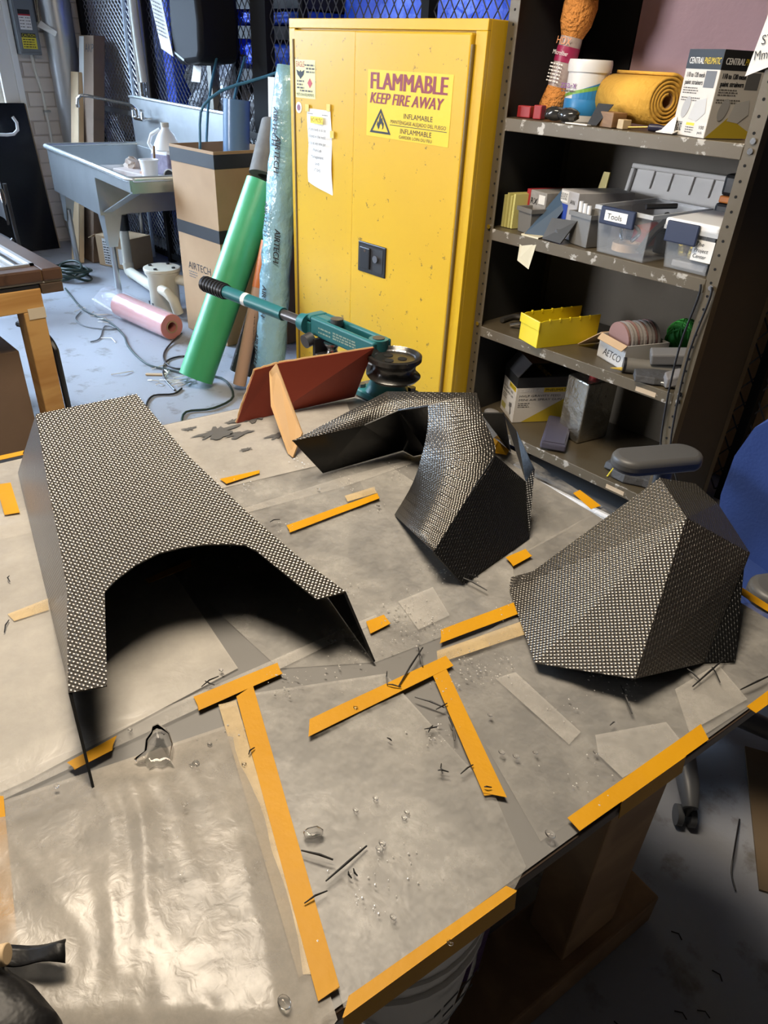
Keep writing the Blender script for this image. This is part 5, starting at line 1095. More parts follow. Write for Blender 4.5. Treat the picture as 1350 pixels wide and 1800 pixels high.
SHEETS = {'s_frontleft': [(-0.667, -0.097), (-0.631, 0.036), (-0.612, 0.269), (-0.596, 0.327), (-0.348, 0.234), (-0.221, 0.191), (-0.208, 0.133), (-0.444, -0.137)], 's_frontright': [(-0.593, 0.331), (-0.467, 0.566), (-0.278, 0.467), (-0.208, 0.457), (-0.191, 0.392), (-0.223, 0.196)], 's_right': [(-0.472, 0.572), (-0.47, 0.74), (-0.237, 1.071), (-0.123, 1.025), (-0.147, 0.833), (-0.208, 0.462)], 's_left': [(-1.214, -0.028), (-1.231, 0.229), (-1.214, 0.432), (-0.901, 0.387), (-0.606, 0.384), (-0.618, 0.273), (-0.64, 0.039), (-0.64, -0.121)], 's_mid': [(-1.088, 0.596), (-1.029, 0.913), (-0.591, 0.881), (-0.478, 0.751), (-0.529, 0.504), (-0.605, 0.393), (-0.901, 0.387)], 's_backleft': [(-1.427, 0.229), (-1.387, 0.637), (-1.328, 1.092), (-1.009, 0.896), (-1.07, 0.591), (-1.15, 0.203)], 's_back': [(-1.08, 0.89), (-1.197, 1.21), (-0.763, 1.168), (-0.566, 1.129), (-0.56, 1.008), (-0.564, 0.848), (-0.901, 0.802)], 's_farright': [(-0.567, 0.844), (-0.562, 1.124), (-0.265, 1.071), (-0.227, 1.049), (-0.431, 0.726)], 's_band1': [(-0.659, 0.045), (-0.634, 0.278), (-0.606, 0.572), (-0.589, 0.562), (-0.61, 0.268), (-0.631, 0.036)], 's_band2': [(-0.988, 0.54), (-0.963, 0.795), (-0.882, 1.248), (-0.85, 1.218), (-0.932, 0.77), (-0.952, 0.525)], 's_patch1': [(-0.399, 0.609), (-0.388, 0.64), (-0.267, 0.622), (-0.265, 0.594)], 's_patch2': [(-0.262, 0.614), (-0.204, 0.723), (-0.172, 0.708), (-0.2, 0.572), (-0.232, 0.609)], 's_patch3': [(-0.226, 0.786), (-0.211, 0.881), (-0.152, 0.847), (-0.176, 0.731)], 's_patch4': [(-0.604, 0.617), (-0.595, 0.685), (-0.53, 0.656), (-0.537, 0.596)]}
FIBRES = [((-0.322, 0.253), (-0.324, 0.31)), ((-0.365, 0.254), (-0.335, 0.273)), ((-0.318, 0.223), (-0.313, 0.248)), ((-0.47, 0.493), (-0.502, 0.57)), ((-0.5, 0.499), (-0.482, 0.483)), ((-0.482, 0.483), (-0.466, 0.494)), ((-0.506, 0.565), (-0.476, 0.544)), ((-0.635, 0.291), (-0.637, 0.318)), ((-0.641, 0.3), (-0.627, 0.306)), ((-0.442, 0.496), (-0.404, 0.513)), ((-0.409, 0.502), (-0.407, 0.521)), ((-0.396, 0.468), (-0.388, 0.483)), ((-0.389, 0.468), (-0.393, 0.48)), ((-0.39, 0.506), (-0.359, 0.484)), ((-0.342, 0.437), (-0.332, 0.445)), ((-0.346, 0.447), (-0.335, 0.438)), ((-0.321, 0.454), (-0.32, 0.475)), ((-0.291, 0.462), (-0.285, 0.468)), ((-0.277, 0.729), (-0.239, 0.696)), ((-0.247, 0.656), (-0.246, 0.665)), ((-0.238, 0.831), (-0.209, 0.823)), ((-0.211, 0.804), (-0.208, 0.893)), ((-0.212, 0.862), (-0.19, 0.842)), ((-0.165, 0.851), (-0.15, 0.91)), ((-0.416, 0.423), (-0.409, 0.424)), ((-0.315, 0.277), (-0.307, 0.275)), ((-0.314, 0.283), (-0.305, 0.281)), ((-0.374, 0.155), (-0.357, 0.172)), ((-0.901, 0.131), (-0.924, 0.145)), ((-1.014, 0.176), (-1.029, 0.18)), ((-0.906, 0.584), (-0.902, 0.603)), ((-0.504, 0.279), (-0.508, 0.29)), ((-0.584, 0.734), (-0.53, 0.742)), ((-0.593, 0.736), (-0.562, 0.757))]
DROPS = [((-0.531, 0.193), 5), ((-0.554, 0.143), 5), ((-0.464, 0.161), 4), ((-0.494, 0.189), 5), ((-0.48, 0.157), 4), ((-0.426, 0.148), 5), ((-0.458, 0.053), 5), ((-0.461, 0.062), 4), ((-0.601, 0.09), 4), ((-0.387, 0.194), 7), ((-0.336, 0.178), 6), ((-0.629, 0.189), 4), ((-0.602, 0.221), 4), ((-0.646, 0.327), 4), ((-0.548, 0.252), 4), ((-0.365, 0.329), 4), ((-0.316, 0.325), 5), ((-0.313, 0.318), 5), ((-0.326, 0.371), 4), ((-0.198, 0.306), 4), ((-0.323, 0.364), 4), ((-0.283, 0.548), 4), ((-0.31, 0.516), 5), ((-0.295, 0.525), 5), ((-0.358, 0.55), 4), ((-0.373, 0.496), 4), ((-0.479, 0.425), 4), ((-0.235, 0.606), 4), ((-0.204, 0.472), 7), ((-0.497, 0.268), 4), ((-0.424, 0.218), 5), ((-0.434, 0.217), 4), ((-0.362, 0.356), 4), ((-0.251, 0.281), 4), ((-0.947, 0.725), 4), ((-0.829, 0.776), 5), ((-0.533, 0.225), 6), ((-0.533, 0.219), 5), ((-0.257, 0.156), 8)]
PUDDLE = [(-0.613, 0.211), (-0.612, 0.218), (-0.603, 0.22), (-0.59, 0.222), (-0.572, 0.217), (-0.555, 0.205), (-0.544, 0.203), (-0.552, 0.2), (-0.549, 0.191), (-0.557, 0.188), (-0.557, 0.179), (-0.569, 0.18), (-0.574, 0.173), (-0.581, 0.172), (-0.583, 0.185), (-0.599, 0.195), (-0.606, 0.206)]
PUDDLE2 = [(-0.381, 0.268), (-0.382, 0.274), (-0.377, 0.285), (-0.369, 0.287), (-0.365, 0.282), (-0.368, 0.272), (-0.373, 0.266)]
BRACE = [(-1.262, 0.853, 0.945), (-1.105, 0.806, 0.85), (-1.085, 0.766, 0.813), (-1.105, 0.768, 0.813), (-1.216, 0.804, 0.872), (-1.282, 0.847, 0.92)]
# ================================================================ the film-covered workbench
from mathutils import noise as NZ
TH = -.13; TO = (-.115,1.038,0)
m_bench_top = M('bench_laminate', (.20,.194,.184), .45, var=(4,.6,(.13,.127,.122),8))
m_bench_edge = wood('bench_edge_wood', (.085,.055,.038), (.06,.04,.028), scale=(1,1,6), rough=.5)
m_beam = wood('beam_wood', (.36,.22,.11), (.26,.15,.075), scale=(3,3,3), rough=.65)
BN = thing('workbench', 'large wooden workbench covered with clear film sheets', 'workbench', TO, TH)
MB().box2((-1.22,-2.5,.786),(0,0,.806)).build('edge', m_bench_edge, BN, bevel=.002)
MB().box2((-1.217,-2.497,.8062),(-.003,-.003,.8086)).build('top', m_bench_top, BN)
for x in (-1.10,-.13):
    for y in (-.22,-1.9):
        MB().box2((x-.045,y-.075,.09),(x+.045,y+.075,.72)).build('leg', m_beam, BN, bevel=.004)
    MB().box2((x-.07,-2.2,.003),(x+.07,-.03,.092)).build('skid', m_beam, BN, bevel=.005)
MB().box2((-1.165,-2.3,.10),(-1.15,-.10,.72)).build('side_panel', M('shelf_dark_wood',(.06,.038,.022),.7), BN)  # unseen panel added to stop low daylight passing under the bench
MB().box2((-1.14,-.085,.10),(-.20,-.07,.72)).build('end_blocker', MATS['shelf_dark_wood'], BN)  # unseen panel added to close the bench end against daylight
for y in (-.22,-1.9): MB().box2((-1.15,y-.05,.70),(-.08,y+.05,.786)).build('cross_beam', m_beam, BN)
MB().box2((-.9,-2.1,.12),(-.2,-.5,.14)).build('lower_shelf', M('shelf_dark_wood',(.06,.038,.022),.7), BN)

# ---- film sheets
def film(name, poly, mat, label, z, amp=.001, sc=9., res=.014, seed=0., ridge=False, aniso=1., cat='film sheet', group=None):
    c = [sum(p[0] for p in poly)/len(poly), sum(p[1] for p in poly)/len(poly)]
    x0, x1 = min(p[0] for p in poly), max(p[0] for p in poly); y0, y1 = min(p[1] for p in poly), max(p[1] for p in poly)
    area = sum(poly[i][0]*poly[(i+1) % len(poly)][1]-poly[(i+1) % len(poly)][0]*poly[i][1] for i in range(len(poly)))
    if area < 0: poly = poly[::-1]
    bm = bmesh.new(); nx = max(2, int((x1-x0)/res)); ny = max(2, int((y1-y0)/res)); g = []
    for j in range(ny+1): g.append([bm.verts.new((x0+(x1-x0)*i/nx, y0+(y1-y0)*j/ny, 0)) for i in range(nx+1)])
    for j in range(ny):
        for i in range(nx): bm.faces.new((g[j][i], g[j][i+1], g[j+1][i+1], g[j+1][i]))
    for i in range(len(poly)):
        a = Vector((*poly[i],0)); b = Vector((*poly[(i+1) % len(poly)],0)); e = b-a; n = Vector((e.y,-e.x,0))
        bmesh.ops.bisect_plane(bm, geom=bm.verts[:]+bm.edges[:]+bm.faces[:], plane_co=a, plane_no=n, clear_outer=True)
    def edged(v):
        d = 1e9
        for i in range(len(poly)):
            a = Vector((*poly[i],0)); b = Vector((*poly[(i+1) % len(poly)],0)); e = (b-a).normalized(); d = min(d, abs((v-a).cross(e).z))
        return min(1, d/.045)
    for v in bm.verts:
        q = Vector(((v.co.x*.95-v.co.y*.31)*sc*aniso, (v.co.y*.95+v.co.x*.31)*sc, seed))
        if ridge:
            w = Vector((NZ.noise(q*.6), NZ.noise(q*.6+Vector((5,3,1))), 0))*.5
            hgt = NZ.ridged_multi_fractal(q*.42+w, 1.15, 2.1, 4, 1.0, 2.0)*.36+.45*(NZ.noise(q*.35)+.5)+.10*abs(NZ.noise(q*2.2))
        else: hgt = .5+.5*NZ.noise(q)+.3*abs(NZ.noise(q*2.3))
        v.co.z = z+max(0., hgt)*amp*edged(v.co)
    me = bpy.data.meshes.new(name)
    for v in bm.verts: v.co -= Vector((c[0],c[1],z))
    bm.to_mesh(me); bm.free(); me.materials.append(mat)
    for p in me.polygons: p.use_smooth = True
    o = link(bpy.data.objects.new(name, me)); o.location = (c[0],c[1],z); WMX[o.name] = Matrix.Translation(Vector((c[0],c[1],z)))
    return tag(o, label, cat, group)
f_crisp = sheet_mat('film_crinkled', (.42,.385,.335), .60, .27, blot=(7,.26), bump=(60,.0006), spec=.5)
f_milky = sheet_mat('film_milky', (.56,.54,.50), .30, .34, blot=(9,.26), bump=(30,.0015), spec=.5)
f_clear = sheet_mat('film_clear', (.52,.50,.46), .22, .30, blot=(11,.24), bump=(26,.0018), spec=.5)
f_pale = sheet_mat('film_pale', (.56,.525,.47), .62, .35, blot=(6,.10), bump=(20,.002), spec=.5)
f_stain = sheet_mat('film_stained', (.54,.51,.465), .60, .35, blot=(6,.12), bump=(20,.002), spec=.5)
f_strip = sheet_mat('film_strip', (.62,.59,.54), .34, .35, blot=(14,.12), bump=(30,.001), spec=.5)
ZT = .8096
film('film_sheet', SHEETS['s_back'], f_clear, 'clear film sheet under the arched carbon part', ZT, .0008, seed=1)
film('film_sheet', SHEETS['s_farright'], f_clear, 'clear film sheet behind the faceted carbon nose', ZT+.0004, .0008, seed=2)
film('film_sheet', SHEETS['s_mid'], f_milky, 'milky film sheet between the three carbon parts', ZT+.0008, .0010, seed=3)
film('film_sheet', SHEETS['s_right'], f_clear, 'clear film sheet in front of the faceted carbon nose', ZT+.0012, .0010, seed=4)
film('film_sheet', SHEETS['s_backleft'], f_stain, 'pale film sheet at the bench end by the red cardboard', ZT+.0016, .0018, seed=5)
film('film_sheet', SHEETS['s_left'], f_pale, 'pale crinkled film sheet beside the carbon hood', ZT+.0020, .0060, sc=9, res=.010, seed=6, ridge=True)
film('film_sheet', SHEETS['s_frontright'], f_milky, 'milky film sheet along the near bench edge', ZT+.0024, .0030, sc=8, seed=7)
film('film_sheet', SHEETS['s_frontleft'], f_crisp, 'strongly crinkled film sheet at the near left of the bench', ZT+.0028, .017, sc=15, res=.005, seed=8.3, ridge=True, aniso=.40)
film('film_strip', SHEETS['s_band1'], f_strip, 'narrow overlapping film strip crossing the near left of the bench', ZT+.0036, .0005, seed=9)
film('film_strip', SHEETS['s_band2'], f_strip, 'narrow film strip running under the arched carbon part', ZT+.0016, .0004, seed=10)
for k, (nm, lab) in enumerate((('s_patch1','torn film patch left below the faceted carbon nose'),('s_patch2','torn film patch beside the long near-edge tape'),('s_patch3','torn film patch under the corner of the faceted carbon nose'),('s_patch4','torn film patch between the hood and the arched part'))):
    film('film_patch', SHEETS[nm], f_strip, lab, ZT+.0040, .0012, sc=20, seed=11+k)
# dark smears of resin on the pale sheet
m_smear = M('grey_smear', (.10,.10,.098), .4)
rnd = random.Random(21)
for k, (x, y, s_) in enumerate(((-1.285,.70,.038),(-1.245,.735,.024),(-1.31,.755,.016),(-1.30,.81,.030),(-1.19,.80,.022),(-1.175,.705,.012),(-1.335,.66,.014))):
    n = 44; mb = MB(); rr_ = [.35+.75*abs(NZ.noise(Vector((1.6*math.cos(2*math.pi*i/n)+k*3.1, 1.6*math.sin(2*math.pi*i/n), k))))*2.2+.25*rnd.random() for i in range(n)]; mb.add([(x+s_*rr_[i]*.62*math.cos(2*math.pi*i/n), y+s_*rr_[i]*1.25*math.sin(2*math.pi*i/n), ZT+.0048) for i in range(n)], [tuple(range(n))])
    solo(mb, 'resin_smear', m_smear, 'dark irregular smear on the pale film by the red cardboard', 'smear', 'dark smears on the pale film')

# ---- tapes
m_tape = M('masking_tape', (.60,.295,.004), .5, spec=.22, var=(9,.7,(.50,.235,.004)), bump=(60,.0006))
m_tape_p = sheet_mat('pale_tape', (.70,.53,.28), .42, .4, blot=(12,.15))
TL = dict(t1='long yellow tape between the hood and the arched part', t2='short yellow tape beside the right edge of the hood', t3='yellow tape along the far left bench edge', t4='yellow tape left of the carbon hood', t5='yellow tape on the far bench edge behind the faceted nose', t6='small yellow tape piece right of the arched part tip', t7='yellow tape touching the left corner of the faceted nose', t8='long yellow tape pointing at the tape fork in the bench middle', t9='yellow tape running down from the fork in the bench middle', t10='yellow tape forming the head of the T at the near left', t11='longest yellow tape running down to the near bench corner', t12='yellow tape at the lower left of the crinkled film', t13='long yellow tape folded over the near bench edge', t14='wide yellow tape on the bench edge below the faceted nose', t15='yellow tape on the bench edge right of the faceted nose', t16='yellow tape along the bench edge below the blue chair', t17='small yellow tape by the right foot of the hood', t18='crumpled yellow tape under the left foot of the hood', t20='brownish tape in the shade under the hood arch')
def strip(poly, mat, label, z, nm='masking_tape', th=.0006):
    a, b, c, d_ = [Vector((*p,0)) for p in poly]; mb = MB(); n = max(3, int((b-a).length/.02)); rnd = random.Random(len(label))
    for lv in (0, th):
        for i in range(n+1):
            u = i/n; p, q = a.lerp(b,u), d_.lerp(c,u)
            if i in (0,n):
                e = (b-a).normalized()*rnd.uniform(-.004,.004); p = p+e; q = q-e*.6
            w = .0012*(.5+.5*math.sin(u*n*1.1+len(label)))
            mb.v += [p+Vector((0,0,z+lv+w*.4)), q+Vector((0,0,z+lv+w*.3))]
    m_ = 2*(n+1)
    for i in range(n):
        mb.f += [(2*i,2*i+1,2*i+3,2*i+2), (m_+2*i,m_+2*i+2,m_+2*i+3,m_+2*i+1), (2*i,2*i+2,m_+2*i+2,m_+2*i), (2*i+1,m_+2*i+1,m_+2*i+3,2*i+3)]
    return solo(mb, nm, mat, label, 'tape')
for k, (nm, poly) in enumerate(TAPES.items()):
    p = poly
    if (Vector(p[1])-Vector(p[0])).length < (Vector(p[3])-Vector(p[0])).length: p = [p[1],p[2],p[3],p[0]]
    tp = strip(p, m_tape, TL[nm], ZT+.0052+.0002*(k % 4)+(.003 if nm in ('t12','t18') else 0))
    if nm in ('t13','t14'):   # the tape folds down over the bench edge
        a_, b_ = Vector((*poly[3],0)), Vector((*poly[2],0)); u0, u1 = (0,1) if nm == 't13' else (.30,.80)
        p0, p1 = a_.lerp(b_,u0), a_.lerp(b_,u1); out_ = Vector((b_-a_).cross(Vector((0,0,1)))).normalized()*.006
        MB().slab(p0+out_*.5+Vector((0,0,.788)), p1+out_*.5+Vector((0,0,.788)), p1+Vector((0,0,.8158)), p0+Vector((0,0,.8158)), .0008).build('folded_edge', m_tape, tp, world=True)
PLb = dict(p1='faded tape piece behind the long tape near the arched part', p2='faded tape beside the tape touching the faceted nose', p3='faded pale tape beside the longest yellow tape', p4='faded tape left of the carbon hood under the film')
for nm, poly in PALE_TAPES.items():
    p = poly
    if (Vector(p[1])-Vector(p[0])).length < (Vector(p[3])-Vector(p[0])).length: p = [p[1],p[2],p[3],p[0]]
    strip(p, m_tape_p, PLb[nm], ZT+.0050 if nm != 'p4' else ZT+.008)
# crumpled tape behind the arched part
cz = MB(); cz.slab((-.862,1.13,.815),(-.842,1.12,.815),(-.842,1.135,.838),(-.858,1.14,.838),.001); cz.slab((-.842,1.12,.815),(-.815,1.135,.815),(-.82,1.15,.82),(-.842,1.135,.838),.001)
solo(cz, 'crumpled_tape', m_tape, 'crumpled standing tape seen through the arched part', 'tape')
# tape hanging over the edge
e0 = Vector((*TAPES['t14'][2],0)); 
# ---- carbon parts
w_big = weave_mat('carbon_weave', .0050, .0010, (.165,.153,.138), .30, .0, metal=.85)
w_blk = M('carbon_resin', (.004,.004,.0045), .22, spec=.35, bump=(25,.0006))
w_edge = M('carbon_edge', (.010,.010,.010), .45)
def shell(name, faces_, label, up_ref, th=.0028, parent=None, bev=.0, sub=0, mats=None, uang=.785, smooth_=False):
    """facets (lists of 3-D points, shared by position) -> one welded sheet with woven relief and thickness"""
    bm = bmesh.new(); idx = {}
    def V(p):
        k = tuple(round(c, 4) for c in p)
        if k not in idx: idx[k] = bm.verts.new(p)
        return idx[k]
    for f in faces_:
        vs = [V(p) for p in f]
        try: bm.faces.new(vs)
        except ValueError: pass
    bmesh.ops.recalc_face_normals(bm, faces=bm.faces[:]); bm.normal_update()
    ref = max(bm.faces, key=lambda f: f.calc_area() if True else 0)
    best = max(bm.faces, key=lambda f: abs(f.normal.dot(Vector(up_ref)))*f.calc_area())
    if best.normal.dot(Vector(up_ref)) < 0: bmesh.ops.reverse_faces(bm, faces=bm.faces[:])
    uvl = bm.loops.layers.uv.new('weave')
    bm.normal_update()
    ca, sa = math.cos(uang), math.sin(uang)
    for f in bm.faces:
        n = f.normal; a = Vector((-.993,.119,0)); a = a-n*a.dot(n)
        if a.length < .2: a = Vector((0,0,1))-n*n.z
        a.normalize(); b = n.cross(a); u = a*ca+b*sa; w = b*ca-a*sa
        for l in f.loops: l[uvl].uv = (l.vert.co.dot(u), l.vert.co.dot(w))
    bmesh.ops.triangulate(bm, faces=[f for f in bm.faces if len(f.verts) > 4])
    zs = min(v.co.z for v in bm.verts); c = Vector((sum(v.co.x for v in bm.verts)/len(bm.verts), sum(v.co.y for v in bm.verts)/len(bm.verts), zs))
    for v in bm.verts: v.co -= c
    me = bpy.data.meshes.new(name); bm.to_mesh(me); bm.free()
    for m_ in (mats or (w_big, w_blk, w_edge)): me.materials.append(m_)
    o = link(bpy.data.objects.new(name, me)); o.location = c; WMX[o.name] = Matrix.Translation(c)
    so = o.modifiers.new('thickness', 'SOLIDIFY'); so.thickness = th; so.offset = -1; so.material_offset = 1; so.material_offset_rim = 2; so.use_even_offset = True
    for p_ in me.polygons: p_.use_smooth = smooth_
    if smooth_: me.set_sharp_from_angle(angle=math.radians(17))
    return tag(o, label, 'carbon part')
# A: the hood with an arched opening
AM, AL, AX = Vector((-.55,.31,0)), Vector((.11894,.9929,0)), Vector((-.9929,.11894,0))
def A3(q): return AM+AX*q[0]+AL*q[1]+Vector((0,0,q[2]))
la = [A3(q) for q in A_LEFT]; ra = [A3(q) for q in A_RIGHT]; ar = [A3(q) for q in A_ARCH]
ZB = .8155
def low(u, sg):   # lower rim of the side walls, from the foot (u=0) to the far end (u=1)
    k = [(0,.193,ZB),(.27,.162,ZB),(.53,.133,ZB),(.80,.102,ZB)] if sg < 0 else [(0,.193,ZB),(.15,.213,ZB),(.45,.205,ZB),(.80,.16,ZB)]
    f = u*3; i = min(int(f), 2); f -= i; a, b_ = k[i], k[i+1]; return A3([a[0]+(b_[0]-a[0])*f, sg*(a[1]+(b_[1]-a[1])*f), a[2]+(b_[2]-a[2])*f])
top = la+ra+ar[::-1]
fs_ = [top]
nL = len(la)
bl = [low([0,.25,.45,.58,.80,1][i],-1) for i in range(nL)]
for i in range(nL-1): fs_.append([la[i],bl[i],bl[i+1],la[i+1]])
rr = ra[::-1]; nR = len(rr); br = [low([0,.34,.58,.80,1][i],1) for i in range(nR)]
for i in range(nR-1): fs_.append([rr[i],rr[i+1],br[i+1],br[i]])
fs_.append([la[-1],bl[-1],br[-1],ra[0]])
hood = shell('carbon_hood', fs_, 'carbon fibre hood with an arched opening and two pointed feet', (0,0,1))
# B: arched part
b = {k: Vector(v) for k, v in B_V.items()}
bk5 = b['b5']+Vector((-.03,.06,-.09)); bk6 = b['b6']+Vector((-.02,.07,-.03))
fb = [[b['b0'],b['b17'],b['b16'],b['b5']],[b['b16'],b['b4'],b['b6'],b['b5']]]
band_l = smooth_path([b['b4'],b['l3'],b['l2'],b['l1'],b['b9']], 5); band_r = smooth_path([b['b6'],b['r3'],b['b7'],b['r1'],b['b8']], 5)
for i in range(20): fb.append([band_l[i],band_l[i+1],band_r[i+1],band_r[i]])
fb.append([b['b7'],b['r1'],b['b8'],b['b10'],b['b11'],b['b12']]); fb.append([b['b12'],b['b11'],b['b14']])
fb.append([b['b12'],b['b14'],b['b18'],b['b13']]) 
w_shaded = weave_mat('carbon_weave_shaded', .0045, .0006, (.004,.004,.004), .30, .0)  # darker copy of the weave, shade painted into facets turned from the light
archp = shell('carbon_arch', fb[:22], 'carbon fibre arched part with a curved woven band and shade-darkened facet', (0,0,1), mats=(w_big,w_blk,w_edge), smooth_=True)
def shell_part(name, faces_, up, mats):
    o = shell(name, faces_, '', up, mats=mats); lc = Vector(o.location); del o['label']; del o['category']
    o.parent = archp; o.location = lc-Vector(archp.location); return o
shell_part('side_facet', fb[22:24], (.6,-.7,.3), (w_shaded,w_blk,w_edge))
shell_part('rear_rib', [fb[24]], (.6,-.5,.5), (w_blk,w_blk,w_edge))
shell_part('rear_flange', [[b['b15'],b['b13'],b['b19'],b['b20']]], (.0,-1,.2), (w_blk,w_blk,w_edge))
shell_part('front_flange', [[b['b0'],b['b1'],b['b2'],b['b16'],b['b17']],[b['b16'],b['b2'],b['b3'],b['b3b'],b['b4']]], (.5,-1,.0), (w_blk,w_blk,w_edge))
# C: faceted nose
c = {k: Vector(v) for k, v in C_V.items()}
g1 = Vector((c['c1'].x-.02,c['c1'].y+.03,.813)); g8 = Vector((c['c8'].x-.015,c['c8'].y+.01,.813)); g9 = Vector((c['c9'].x,c['c9'].y-.01,.813)); g6 = Vector((c['c6'].x+.01,c['c6'].y,.813))
fc = [[c['c1'],c['c2'],c['c7']],[c['c1'],c['c7'],c['c8']],[c['c2'],c['c3'],c['c7']],[c['c3'],c['c4'],c['c6'],c['c7']],[c['c7'],c['c6'],c['c10'],c['c9'],c['c8']],
      [c['c1'],c['c8'],g8,g1],[c['c8'],c['c9'],g9,g8]]
nose = shell('carbon_nose', fc, 'faceted carbon fibre nose piece with a bright ridge at the bench edge', (0,-.3,1))
sf = shell('end_facet', [[c['c6'],c['c4'],c['c5'],c['c5b']]], '', (1,0,.5), mats=(w_shaded,w_blk,w_edge)); lc = Vector(sf.location); del sf['label']; del sf['category']; sf.parent = nose; sf.location = lc-Vector(nose.location)  # facet darkened by the shaded weave copy

# ---- clippings and resin
m_fib = M('fibre_black', (.008,.008,.009), .5)
for k, (a, b_) in enumerate(FIBRES):
    a, b_ = Vector((*a,ZT+.009)), Vector((*b_,ZT+.0092)); md = (a+b_)/2+Vector((random.uniform(-.002,.002),random.uniform(-.002,.002),.002)); L0 = (b_-a).length
    r_ = .0012 if L0 > .03 else .0009
    solo(MB().tube([a,md,b_], [r_*.7,r_*1.2,r_*.8], n=5), 'fibre_clipping', m_fib, 'black carbon fibre clipping lying on the film', 'fibre clipping', 'black fibre clippings on the bench')
m_res = M('clear_resin', (1,1,1), .02, trans=1., spec=.5); m_res.node_tree.nodes['Principled BSDF'].inputs['IOR'].default_value = 1.28
for k, (p, r_) in enumerate(DROPS):
    rr_ = r_*.00075
    solo(MB().ball((p[0],p[1],ZT+(.0135 if p[0] < -.2 and p[1] < .20+.55*(p[0]+.2) or p[1] < .12 else .0075)+rr_*.3), rr_, (1.2,.9,.34), n=12, m=6), 'resin_drop', m_res, 'small clear resin drop on the film', 'resin drop', 'resin drops on the bench', smooth='all')
sp = MB(); rnd = random.Random(77)
clu = [(rnd.uniform(-.62,-.2), rnd.uniform(.05,.75)) for _ in range(34)]+[(rnd.uniform(-1.1,-.35), rnd.uniform(.55,1.0)) for _ in range(16)]
for cx_, cy_ in clu:
    for q in range(rnd.randint(6,22)):
        x, y = rnd.gauss(cx_,.016), rnd.gauss(cy_,.016)
        if x > -.235+.13*(y-.19) : continue
        r_ = rnd.choice((.0005,.0007,.0009,.0013)); n_ = 5
        z_ = ZT+.0062
        sp.add([(x+r_*math.cos(2*math.pi*i/n_)*rnd.uniform(.8,1.5), y+r_*math.sin(2*math.pi*i/n_), z_) for i in range(n_)]+[(x,y,z_+r_*.8)], [(i,(i+1)%n_,n_) for i in range(n_)])
so_ = solo(sp, 'resin_spatter', M('spatter',(.62,.60,.56),.08,spec=1.), 'fine spatter of tiny resin specks over the film', 'spatter'); so_['kind'] = 'stuff'
def puddle(pts, label, z=ZT+.012, hgt=.0035):
    n = len(pts); cx_ = sum(p[0] for p in pts)/n; cy_ = sum(p[1] for p in pts)/n; mb = MB()
    for k, (s_, z_) in enumerate(((1,0),(1.0,.0012),(.9,.003),(.6,hgt),(.2,hgt*.9))):
        for p in pts: mb.v.append(Vector((cx_+(p[0]-cx_)*s_, cy_+(p[1]-cy_)*s_, z+z_)))
    for k in range(4):
        for i in range(n): mb.f.append((k*n+i,k*n+(i+1)%n,(k+1)*n+(i+1)%n,(k+1)*n+i))
    mb.f += [tuple(range(n-1,-1,-1)), tuple(range(4*n,5*n))]
    return solo(mb, 'resin_puddle', m_res, label, 'resin puddle', smooth='all')
puddle(PUDDLE, 'large clear resin puddle on the crinkled film'); puddle(PUDDLE2, 'oval clear resin puddle right of the longest tape', z=ZT+.007)

# ---- black wrapped thing with a dowel in the near left corner
t = thing('wrapped_bundle', 'black plastic bag with a loose strap and a wooden dowel at the near left', 'bag', (-.44,-.02,.815))
bgm = M('black_bag', (.008,.008,.009), .45, bump=(18,.006), spec=.3)
sb = MB(); rnd = random.Random(6); nx, ny = 9, 3; g = {}
P0, P1, P2, P3_ = Vector((-.470,-.03,.835)), Vector((-.4185,.033,.845)), Vector((-.402,.025,.845)), Vector((-.440,-.02,.842))
for i in range(nx+1):
    for j in range(ny+1):
        u, v_ = i/nx, j/ny; p = P0.lerp(P1,u).lerp(P3_.lerp(P2,u),v_); g[i,j] = len(sb.v); sb.v.append(p+Vector((0,0,.004*math.sin(u*7+v_*3)+.003*math.sin(v_*6))))
for i in range(nx):
    for j in range(ny): sb.f.append((g[i,j],g[i,j+1],g[i+1,j+1],g[i+1,j]))
st = sb.build('strap', bgm, t, world=True, smooth='all'); so = st.modifiers.new('t','SOLIDIFY'); so.thickness = .0015
bb = MB(); n = 18
prof_ = [(-.50,-.05),(-.455,-.018),(-.430,-.012),(-.405,-.001),(-.366,.007),(-.34,-.03),(-.36,-.10),(-.48,-.12)]
for z_, k_ in ((.818,1.0),(.835,.97),(.848,.80),(.855,.45)):
    cc = (-.43,-.05)
    for (x, y) in prof_: bb.v.append(Vector((cc[0]+(x-cc[0])*k_, cc[1]+(y-cc[1])*k_, z_+rnd.uniform(-.002,.002))))
n = len(prof_)
for k in range(3):
    for i in range(n): bb.f.append((k*n+i,k*n+(i+1)%n,(k+1)*n+(i+1)%n,(k+1)*n+i))
bb.f += [tuple(range(n-1,-1,-1)), tuple(range(3*n,4*n))]
bb.build('bag', bgm, t, world=True, smooth=True, bevel=.004)
MB().cyl((-.455,-.045,.850),(-.432,-.010,.858),.009,n=18).build('dowel', M('dowel_wood',(.60,.44,.26),.6), t, world=True, smooth=True, bevel=.001)

